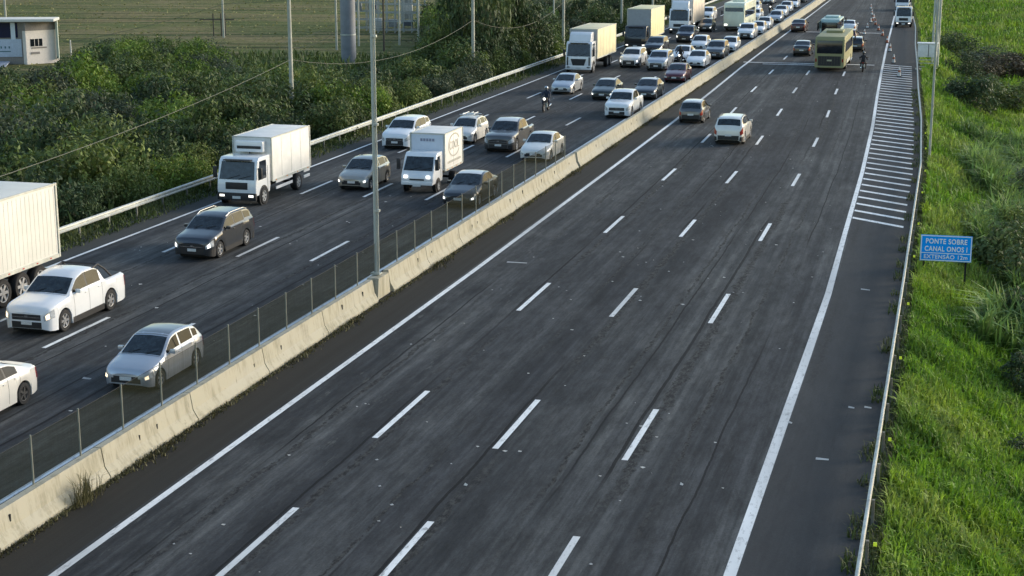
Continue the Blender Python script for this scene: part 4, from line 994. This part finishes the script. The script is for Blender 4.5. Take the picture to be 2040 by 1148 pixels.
# ------------------------------------------------------------------ motorcycles and riders
def skin_mesh(pts, edges, rad, sub=2):
    me = bpy.data.meshes.new('skin'); me.from_pydata(pts, edges, [])
    o = bpy.data.objects.new('skin', me); COL.objects.link(o)
    sk = o.modifiers.new('s', 'SKIN'); sk.use_smooth_shade = True
    for i, r_ in enumerate(rad):
        rr = r_ if isinstance(r_, tuple) else (r_, r_); me.skin_vertices[0].data[i].radius = rr; me.skin_vertices[0].data[i].use_root = (i == 0)
    o.modifiers.new('u', 'SUBSURF').levels = sub
    dg = bpy.context.evaluated_depsgraph_get(); m2 = bpy.data.meshes.new_from_object(o.evaluated_get(dg))
    bpy.data.objects.remove(o); m2.polygons.foreach_set('use_smooth', [True]*len(m2.polygons)); return m2
def make_rider():
    P = [(0, 1.02, .84), (0, .98, 1.08), (0, .88, 1.34), (0, .84, 1.47), (0, .80, 1.58), (0, .78, 1.68)]
    rad = [(.17, .14), (.16, .12), (.19, .12), .07, .09, .08]; E_ = [(0, 1), (1, 2), (2, 3), (3, 4), (4, 5)]
    for s_ in (-1, 1):
        n = len(P); P += [(s_*.19, .88, 1.37), (s_*.31, .74, 1.17), (s_*.33, .50, 1.07), (s_*.33, .42, 1.06)]; rad += [.072, .05, .04, .038]
        E_ += [(2, n), (n, n+1), (n+1, n+2), (n+2, n+3)]
        n = len(P); P += [(s_*.13, .95, .80), (s_*.24, .55, .74), (s_*.20, .72, .36), (s_*.20, .60, .29)]; rad += [.10, .072, .05, .045]
        E_ += [(0, n), (n, n+1), (n+1, n+2), (n+2, n+3)]
    return skin_mesh(P, E_, rad)
def make_bike():
    parts = {}
    parts['frame'] = (MB().tube([(0, .35, .85), (0, .55, .70), (0, .95, .55), (0, 1.3, .70)], .04, 8).tube([(0, .30, 1.0), (0, .12, .55), (0, .05, .33)], .035, 8).tube([(.1, .30, 1.0), (.1, .05, .33)], .022, 6).tube([(-.1, .30, 1.0), (-.1, .05, .33)], .022, 6).tube([(.08, 1.3, .33), (.08, .8, .40)], .025, 6).tube([(-.08, 1.3, .33), (-.08, .8, .40)], .025, 6), DARK)
    parts['fuel_tank'] = (MB().box((0, .60, .86), (.28, .45, .24)), None)
    parts['seat'] = (MB().box((0, 1.08, .83), (.26, .62, .10)), BLK)
    parts['engine'] = (MB().box((0, .68, .45), (.30, .36, .32)), STEEL)
    parts['handlebar'] = (MB().tube([(-.36, .48, 1.05), (-.2, .36, 1.02), (.2, .36, 1.02), (.36, .48, 1.05)], .016, 6), BLK)
    parts['headlight'] = (MB().tube([(0, .18, .93), (0, .26, .93)], [.10, .08], 14), HLON)
    parts['front_fender'] = (MB().box((0, .0, .68), (.13, .42, .03)), None)
    parts['tail_light'] = (MB().box((0, 1.45, .84), (.14, .05, .08)), TL)
    parts['exhaust'] = (MB().tube([(.16, .7, .3), (.16, 1.5, .42)], [.03, .05], 8), CHR)
    for s_ in (-1, 1): parts['mirror'+('' if s_ < 0 else '_')] = (MB().tube([(s_*.3, .42, 1.04), (s_*.34, .40, 1.2)], .01, 5).box((s_*.36, .39, 1.22), (.12, .02, .08)), BLK)
    return parts
RM = make_rider()
def moto(px, py, lb_b, lb_p, pm, cloth, helm, away=False, lit=True):
    x, y = at(px, py); rz = math.pi if away else 0
    t = thing('motorcycle', lb_b, 'motorcycle', (x, y, .006), rz, 'motorcycles in traffic')
    for k, (m, mt) in make_bike().items():
        o = m.build(k.rstrip('_'), mt or pm, t, bevel=.02 if k in ('fuel_tank', 'seat', 'engine') else 0, smooth=45)
    for yy in (.02, 1.32):
        o = wheel(t, 0, yy, .31, .11, 1, spokes=6)
    p = tag(bpy.data.objects.new('person', RM.copy()), lb_p, 'person', 'motorcycle riders'); COL.objects.link(p)
    p.data.materials.clear(); p.data.materials.append(cloth); p.location = (x, y, .006); p.rotation_euler = (0, 0, rz)
    h = MB(); h.lathe_x([(-.13, .02), (-.12, .08), (-.07, .125), (0, .14), (.07, .125), (.12, .08), (.13, .02)], 16, (0, .79, 1.66)); h.build('helmet', helm, p, smooth=60)
    MB().box((0, .675, 1.665), (.18, .05, .08)).build('visor', GLASS, p, bevel=.02)
    m = MB()
    for s_ in (-1, 1):
        for k in range(5):
            a = k*.018-.036
            m.tube([(s_*.33+a, .43, 1.075), (s_*.335+a, .375, 1.06+.004*k), (s_*.335+a, .37, 1.035), (s_*.335+a, .395, 1.02)], .011, 5)
    m.build('gloves', BLK, p)
    m = MB()
    for s_ in (-1, 1): m.box((s_*.20, .56, .27), (.10, .27, .09))
    m.build('boots', BLK, p, bevel=.02)
    return t
JK = M('jacket_navy', (.02, .03, .06), .8, var=.3); JB = M('jacket_black', (.015, .015, .017), .8, var=.3); JR = M('jacket_red', (.35, .02, .03), .7, var=.3)
moto(1083, 224, 'black motorcycle with lit headlamp riding alone between the lanes', 'rider in dark blue jacket and pale helmet on the lone motorcycle', P_BLK, JK, P_SILV)
moto(1352, 131, 'motorcycle with lit headlamp squeezed in front of the white sedan', 'rider in black in front of the white sedan', P_GREY, JB, P_BLK)
moto(1534, 27, 'distant dark motorcycle filtering left of the far white queue', 'distant rider in black beside the far white queue', P_BLK, JB, P_BLK)
moto(1382, 62, 'motorcycle with lit headlamp beside the big white truck', 'rider in black beside the big white truck', P_BLK, JB, P_BLK)
moto(1720, 141, 'red motorcycle seen from behind, right of the beige bus', 'rider in black seen from behind on the red motorcycle', paint('bike_red', (.5, .02, .03)), JB, P_BLK, away=True)

#VEG
# ------------------------------------------------------------------ vegetation
def leaf_mat(name, dark, mid, light, sc=.5, rough=.62, tr=.25, dry=None):
    m, nt, b = newmat(name); N = nt.nodes; Lk = nt.links
    tc = N.new('ShaderNodeTexCoord').outputs['Object']; g = N.new('ShaderNodeNewGeometry'); oi = N.new('ShaderNodeObjectInfo')
    pos = g.outputs['Position']
    n = noise(nt, pos, sc, 4, .65); n2 = noise(nt, pos, sc*.22, 3, .6)
    c = mixn(nt, dark, mid, ramp(nt, n, .36, .62)); c = mixn(nt, c, light, mth(nt, 'MULTIPLY', ramp(nt, n2, .48, .66), .8))
    if dry: c = mixn(nt, c, dry, mth(nt, 'MULTIPLY', ramp(nt, noise(nt, vmap(nt, pos, (.16, .10, .2)), 1, 5, .7, .5), .47, .60), .45))
    v = mth(nt, 'ADD', mth(nt, 'MULTIPLY', g.outputs['Random Per Island'], .95), mth(nt, 'MULTIPLY', oi.outputs['Random'], .45))
    v = mth(nt, 'ADD', v, .38)
    mm = N.new('ShaderNodeMix'); mm.data_type = 'RGBA'; mm.blend_type = 'MULTIPLY'; mm.inputs[0].default_value = 1
    cb = N.new('ShaderNodeCombineColor'); [Lk.new(v, cb.inputs[i]) for i in range(3)]
    Lk.new(c, mm.inputs[6]); Lk.new(cb.outputs[0], mm.inputs[7]); Lk.new(mm.outputs[2], b.inputs['Base Color'])
    b.inputs['Roughness'].default_value = rough; b.inputs['Specular IOR Level'].default_value = .35
    t = N.new('ShaderNodeBsdfTranslucent'); Lk.new(mm.outputs[2], t.inputs[0]); mx = N.new('ShaderNodeMixShader'); mx.inputs[0].default_value = tr
    Lk.new(b.outputs[0], mx.inputs[1]); Lk.new(t.outputs[0], mx.inputs[2]); Lk.new(mx.outputs[0], N['Material Output'].inputs[0]); return m
LM = [leaf_mat('leaf_olive', (.042, .066, .020), (.090, .128, .032), (.165, .205, .045)),
      leaf_mat('leaf_dark', (.026, .044, .019), (.056, .088, .032), (.095, .13, .042)),
      leaf_mat('leaf_lime', (.055, .10, .014), (.11, .17, .02), (.17, .24, .035)),
      leaf_mat('leaf_grey', (.04, .058, .03), (.08, .10, .055), (.12, .145, .08))]
BK = M('bark', (.10, .075, .05), .9, var=.4)
def quads_mesh(name, V, mat):      # V: (n,4,3)
    n = len(V); me = bpy.data.meshes.new(name)
    me.vertices.add(n*4); me.vertices.foreach_set('co', V.reshape(-1).astype(np.float32))
    me.loops.add(n*4); me.loops.foreach_set('vertex_index', np.arange(n*4, dtype=np.int32))
    me.polygons.add(n); me.polygons.foreach_set('loop_start', np.arange(0, n*4, 4, dtype=np.int32))
    me.update(calc_edges=True); me.materials.append(mat); return me
def leaves(C, Nn, size, asp=.45):
    n = len(C); a = rng.normal(size=(n, 3)); Nn = Nn/np.linalg.norm(Nn, axis=1)[:, None]
    t = np.cross(Nn, a); t /= np.linalg.norm(t, axis=1)[:, None]; b_ = np.cross(Nn, t); s = (size*rng.uniform(.6, 1.35, n))[:, None]
    return np.stack([C-t*s, C-b_*s*asp+t*s*.1, C+t*s, C+b_*s*asp+t*s*.1], 1)
def crown(n, rx, rz, k, ls, cz, sig=.26):
    d = rng.normal(size=(k, 3)); d /= np.linalg.norm(d, axis=1)[:, None]; r_ = rng.uniform(.35, 1., k)**.6
    cc = d*r_[:, None]*np.array([rx, rx, rz]); cc[:, 2] = np.where(cc[:, 2] < -rz*.7, -rz*.5, cc[:, 2])
    idx = rng.integers(0, k, n); sg_ = rng.uniform(.7, 1.3, k)[idx]*sig*rx
    dd = rng.normal(size=(n, 3)); dd /= np.linalg.norm(dd, axis=1)[:, None]
    C = cc[idx]+dd*(sg_*rng.uniform(.5, 1.15, n))[:, None]; C[:, 2] += cz
    Nn = dd*.8+rng.normal(size=(n, 3))*.5+np.array([0, 0, .5]); return leaves(C, Nn, np.full(n, ls))
def trunk_mb(h, r0, spread, limbs=5):
    m = MB(); m.tube([(0, 0, -.6), (.05, 0, h*.35), (-.05, .05, h*.62)], [r0, r0*.75, r0*.5], 7)
    for i in range(limbs):
        a = i*2*math.pi/limbs+rng.uniform(-.4, .4); z = h*rng.uniform(.15, .5)
        m.tube([(0, 0, z), (math.cos(a)*spread*.4, math.sin(a)*spread*.4, z+h*.18), (math.cos(a)*spread*.8, math.sin(a)*spread*.8, z+h*.33)], [r0*.45, r0*.3, r0*.1], 5)
    return m
PROT = []
for i in range(7):
    rx = [1, 1.05, .95, 1, 1.1, .9, 1][i]
    me = quads_mesh('crown', crown(4200, rx, .62, 34+4*i, .056, .62, .26), LM[0])
    tb = trunk_mb(1.0, .035, .8).build('trunk', BK); tm = tb.data; bpy.data.objects.remove(tb); PROT.append((me, tm))
_cm = {}
def tree(kind, label, grp, x, y, z, rx, h, mi, pi=None, cat=None):
    pi = int(rng.integers(0, 7)) if pi is None else pi
    me, tm = PROT[pi]; key = (pi, mi)
    if key not in _cm:
        m2 = me.copy(); m2.materials.clear(); m2.materials.append(LM[mi]); _cm[key] = m2
    t = thing(kind, label, cat or kind.split('_')[-1], (x, y, z), rng.uniform(0, 6.28), grp); t.scale = (rx, rx, h/1.25)
    o = bpy.data.objects.new('crown', _cm[key]); COL.objects.link(o); o.parent = t
    o = bpy.data.objects.new('trunk', tm); COL.objects.link(o); o.parent = t
    return t
CLX = [-400, 120, 150, 200, 330, 420, 455, 560, 640, 700, 770, 830, 862, 872, 1088, 1110, 1180, 1260, 1330, 1420, 1500]
CLY = [135, 128, 100, 72, 70, 78, 118, 128, 128, 140, 124, 104, 96, -30, -20, 78, 55, 40, 25, 10, -10]
LB = {0: 'olive green leafy bush in the dense scrub beyond the left guardrail', 1: 'very dark green bush in the dense scrub beyond the left guardrail',
      2: 'bright lime green bush standing out in the scrub beyond the left guardrail', 3: 'grey green bush with pale leaf tips in the scrub beyond the left guardrail'}
cnt = 0; pts = []
for it in range(9000):
    Y = rng.uniform(50, 215); X = rng.uniform(-105, -38.6); 
    d = -37.6-X
    if d < 0.6: continue
    h = rng.uniform(2.2, 3.0) if d < 3 else rng.uniform(3.0, 4.6)
    r_ = h*rng.uniform(.52, .72)
    z = groundz(X); px, py = proj(X, Y, z+h)
    if not (-90 < px < 1460) or py > 640: continue
    if py < np.interp(px, CLX, CLY) : continue
    if px > 700 and 862 > px and d > 32: continue
    if any((X-a)**2+(Y-b_)**2 < (.62*(r_+c_))**2 for a, b_, c_ in pts): continue
    if -9 < X-bx < 5 and -1.5 < Y-by < 8: continue
    pts.append((X, Y, r_))
    w = .5+.5*math.sin(X*.21+1.3)*math.cos(Y*.13+X*.05)
    mi = int(rng.choice([0, 1, 2, 3], p=[.50, .36-.16*w, .06+.14*w, .08+.02*w]))
    if d > 9 and py < 330 and rng.random() < .25: mi = 2
    tree('bush', LB[mi], 'bushes of the scrub beyond the left guardrail', X, Y, z-.25, r_, h, mi); cnt += 1
    if cnt >= 292: break
print('bushes', cnt)
# tall dark trees
for i, (X, Y, rx, h, lb) in enumerate(((-41.6, 139.5, 2.4, 9.8, 'tall dense dark tree rising out of frame, left one behind the guardrail pole'), (-42.2, 145.5, 2.9, 10.6, 'tall dense dark tree rising out of frame, middle one of the clump'),
                             (-42.5, 153.5, 3.1, 9.6, 'tall dense dark tree, right one of the clump, left of the glare-yellow sided truck'), (-45.5, 151, 3.0, 11, 'tall dark tree at the back of the roadside clump'))):
    tree('tree', lb, 'tall dark trees by the guardrail', X, Y, -1.3, rx, h, 1, i)
for j in range(26):
    X = rng.uniform(-45, -40); Y = rng.uniform(137, 158)
    tree('bush', 'dark green bush at the foot of the tall tree clump', 'bushes under the tall trees', X, Y, -1.5, rng.uniform(1.8, 2.6), rng.uniform(4, 6.5), 1 if rng.random() < .7 else 0)
X, Y = at(1075, 112, -1); tree('bush', 'round lime green bush at the right foot of the tall dark trees', None, X, Y, -1.2, 1.9, 3.0, 2, 4)
for j in range(34):      # bushes along the far left side
    Y = rng.uniform(165, 300); X = LX(-36.8, Y)-rng.uniform(3, 22); h = rng.uniform(2.5, 5)
    tree('bush', 'dark bush by the far left roadside behind the queueing trucks', 'bushes along the far left roadside', X, Y, -1.5, h*.65, h, int(rng.choice([0, 1, 1, 3])))

# blades: grass, reeds and weeds as uncountable cover
def blades(n, sampler, lmin, lmax, w, lean=.5, zf=None):
    B = np.array([sampler() for _ in range(n)]); x, y, z, k = B.T
    L = rng.uniform(lmin, lmax, n)*k; a = rng.uniform(0, 2*math.pi, n); ln = rng.uniform(.1, lean, n)*L
    dx, dy = np.cos(a)*ln, np.sin(a)*ln; wa = a+math.pi/2+rng.normal(0, .4, n); wx, wy = np.cos(wa)*w/2, np.sin(wa)*w/2
    wx = wx*(.6+.8*rng.random(n)); 
    p0 = np.stack([x-wx, y-wy, z], 1); p1 = np.stack([x+wx, y+wy, z], 1)
    m0 = np.stack([x-wx*.9+dx*.35, y-wy*.9+dy*.35, z+L*.62], 1); m1 = np.stack([x+wx*.9+dx*.35, y+wy*.9+dy*.35, z+L*.62], 1)
    t0 = np.stack([x+dx*1.05, y+dy*1.05, z+L*(1-.45*ln/L)], 1); t1 = t0+np.stack([wx*.15, wy*.15, np.zeros(n)], 1)
    V = np.stack([p0, p1, m1, m0, t1, t0], 1)       # 6 verts, 2 quads
    return V
def blade_obj(name, V, mat, label, cat):
    n = len(V); me = bpy.data.meshes.new(name); me.vertices.add(n*6); me.vertices.foreach_set('co', V.reshape(-1).astype(np.float32))
    q = (np.arange(n)*6)[:, None, None]+np.array([[0, 1, 2, 3], [3, 2, 4, 5]])[None]; q = q.reshape(-1).astype(np.int32)
    me.loops.add(n*8); me.loops.foreach_set('vertex_index', q); me.polygons.add(n*2); me.polygons.foreach_set('loop_start', np.arange(0, n*8, 4, dtype=np.int32))
    me.update(calc_edges=True); me.materials.append(mat); o = bpy.data.objects.new(name, me); COL.objects.link(o)
    return tag(o, label, cat, kind='stuff')
def cl(u, Y): return .55+.45*math.sin(u*1.9+math.sin(Y*.55)*1.6)*math.sin(Y*.8+u*.7)+.25*math.sin(Y*2.3+u*3.1)
def samp(u0, u1, y0, y1, pw=1.6, kk=True):
    def f():
        u = rng.uniform(u0, u1); Y = y0+(y1-y0)*rng.random()**pw
        return LX(u, Y), Y, groundz(u, Y)-.03, (max(.3, cl(u, Y))+.35 if kk else 1)
    return f
GL1 = leaf_mat('grass_green', (.075, .155, .016), (.155, .29, .022), (.26, .38, .03), .45, .6, .38, dry=(.24, .26, .09))
GL2 = leaf_mat('reed_green', (.08, .145, .035), (.15, .25, .06), (.24, .34, .10), .35, .6, .35)
GL3 = leaf_mat('weed_green', (.03, .05, .012), (.06, .09, .018), (.12, .13, .04), .8)
blade_obj('grass', np.concatenate([blades(95000, samp(-.95, 7, 24, 75, 1.2), .22, .62, .045, .8), blades(60000, samp(-.9, 12, 70, 170, 1.5), .3, .8, .07, .8)]), GL1, 'bright green rough grass covering the slope beside the right guardrail', 'grass')
blade_obj('meadow_grass', blades(45000, samp(-.6, 26, 150, 330, 1.2), .4, 1.0, .16, .9), GL1, 'rolling green meadow grass beyond the roadside cabinet', 'grass')
def reeds():
    u = rng.uniform(2.2, 9); Y = rng.uniform(58, 118)
    u += .8*math.sin(Y*.3)
    return LX(u, Y), Y, groundz(u)-.05, .5+.8*max(0, cl(u*.6, Y*.6))
blade_obj('tall_reeds', blades(46000, reeds, .8, 1.9, .10, .95), GL2, 'tall reedy grass with arching leaves behind the blue sign', 'reeds')
def wl(): 
    Y = 50+rng.random()**1.3*170; u = rng.uniform(-38.5, -35.95)+rng.normal(0, .12); return LX(u, Y), Y, -.03, 1-.35*(u > -36.5)
blade_obj('roadside_weeds', blades(26000, wl, .12, .42, .05, .9), GL3, 'low green weeds under the left guardrail', 'weeds')
def wr_():
    Y = 25+rng.random()**1.5*110; c_ = math.sin(Y*1.7)*math.sin(Y*.63); u = rng.uniform(-1.75 if c_ > .2 else -1.35, -.9); return LX(u, Y), Y, -.02, 1
blade_obj('edge_weeds', blades(9000, wr_, .10, .40, .03, 1.0), GL3, 'weeds creeping onto the shoulder under the right guardrail', 'weeds')
WB = leaf_mat('weed_dry', (.045, .045, .02), (.09, .085, .035), (.16, .15, .07), .9)
def wb():
    Y = 24+rng.random()**1.4*150; c_ = math.sin(Y*.9)*math.sin(Y*.37+1); u = -19.98+abs(rng.normal(0, .10+.10*max(0, c_))); return LX(u, Y), Y, 0, .5+.6*max(0, c_)
blade_obj('barrier_weeds', blades(11000, wb, .04, .22, .03, 1.2), WB, 'dry weeds and dirt along the foot of the median barrier', 'weeds')
wx_, wy_ = at(172, 1000)
blade_obj('barrier_bush', blades(150, lambda: (wx_+rng.normal(0, .10), wy_+rng.normal(0, .25), 0, 1), .3, .95, .014, .7), WB, 'thin straggly weed tuft leaning on the nearest barrier sections', 'weeds')['kind'] = 'stuff'
def und():
    Y = rng.uniform(55, 165); X = -38.3-rng.random()*45; return X, Y, groundz(X)-.1, 1
blade_obj('undergrowth', blades(26000, und, .4, 1.4, .14, 1.0), LM[0], 'dark undergrowth filling the gaps between the bushes of the scrub', 'undergrowth')
def fg():
    Y = rng.uniform(125, 300); X = -60-rng.random()*150; return X, Y, ZF-.05, 1
blade_obj('field_grass', blades(9000, fg, .08, .28, .30, 1.0), leaf_mat('field_tuft', (.14, .15, .05), (.19, .19, .07), (.25, .22, .10), .12), 'short dry grass tufts of the open field', 'grass')
# right side bushes
for (px, py, rx, h, mi, lb) in ((1945, 232, 2.6, 3.4, 1, 'dark rounded bush in the green slope below the roadside mast'), (1915, 170, 1.6, 2.3, 1, 'smaller dark bush just above the rounded one on the slope'), (1895, 120, 2.6, 2.6, 1, 'dark shrub right of the roadside cabinet'),
        (1960, 128, 3.2, 2.2, 3, 'grey green shrub right of the cabinet shrub'), (2030, 215, 3.2, 2.6, 0, 'olive shrub at the right edge above the reeds'), (2022, 150, 3.6, 3.0, 4, 'brownish shrub mass at the right edge'), (1960, 160, 2.4, 2.2, 4, 'small brownish shrub left of the brown mass'),
        (2048, 600, 2.2, 3.2, 1, 'dark bush at the right edge level with the sign posts'), (2052, 720, 1.7, 2.6, 1, 'dark bush at the right edge below the sign'), (2040, 505, 1.6, 2.2, 0, 'olive bush among the reeds right of the sign'), (2056, 830, 1.3, 1.9, 1, 'lowest dark bush at the right edge'), (2040, 420, 2.2, 2.4, 3, 'grey green bush in the reeds at the right edge'), (2052, 970, .9, 1.0, 1, 'small dark bush at the lower right edge')):
    if mi == 4 and len(LM) == 4: LM.append(leaf_mat('leaf_brown', (.04, .035, .022), (.075, .06, .035), (.09, .095, .035)))
    X, Y = at(px, py, -2.5); tree('bush', lb, None, X, Y, groundz(X-LX(-1.3, Y)-1.3)-.2, rx, h, mi)
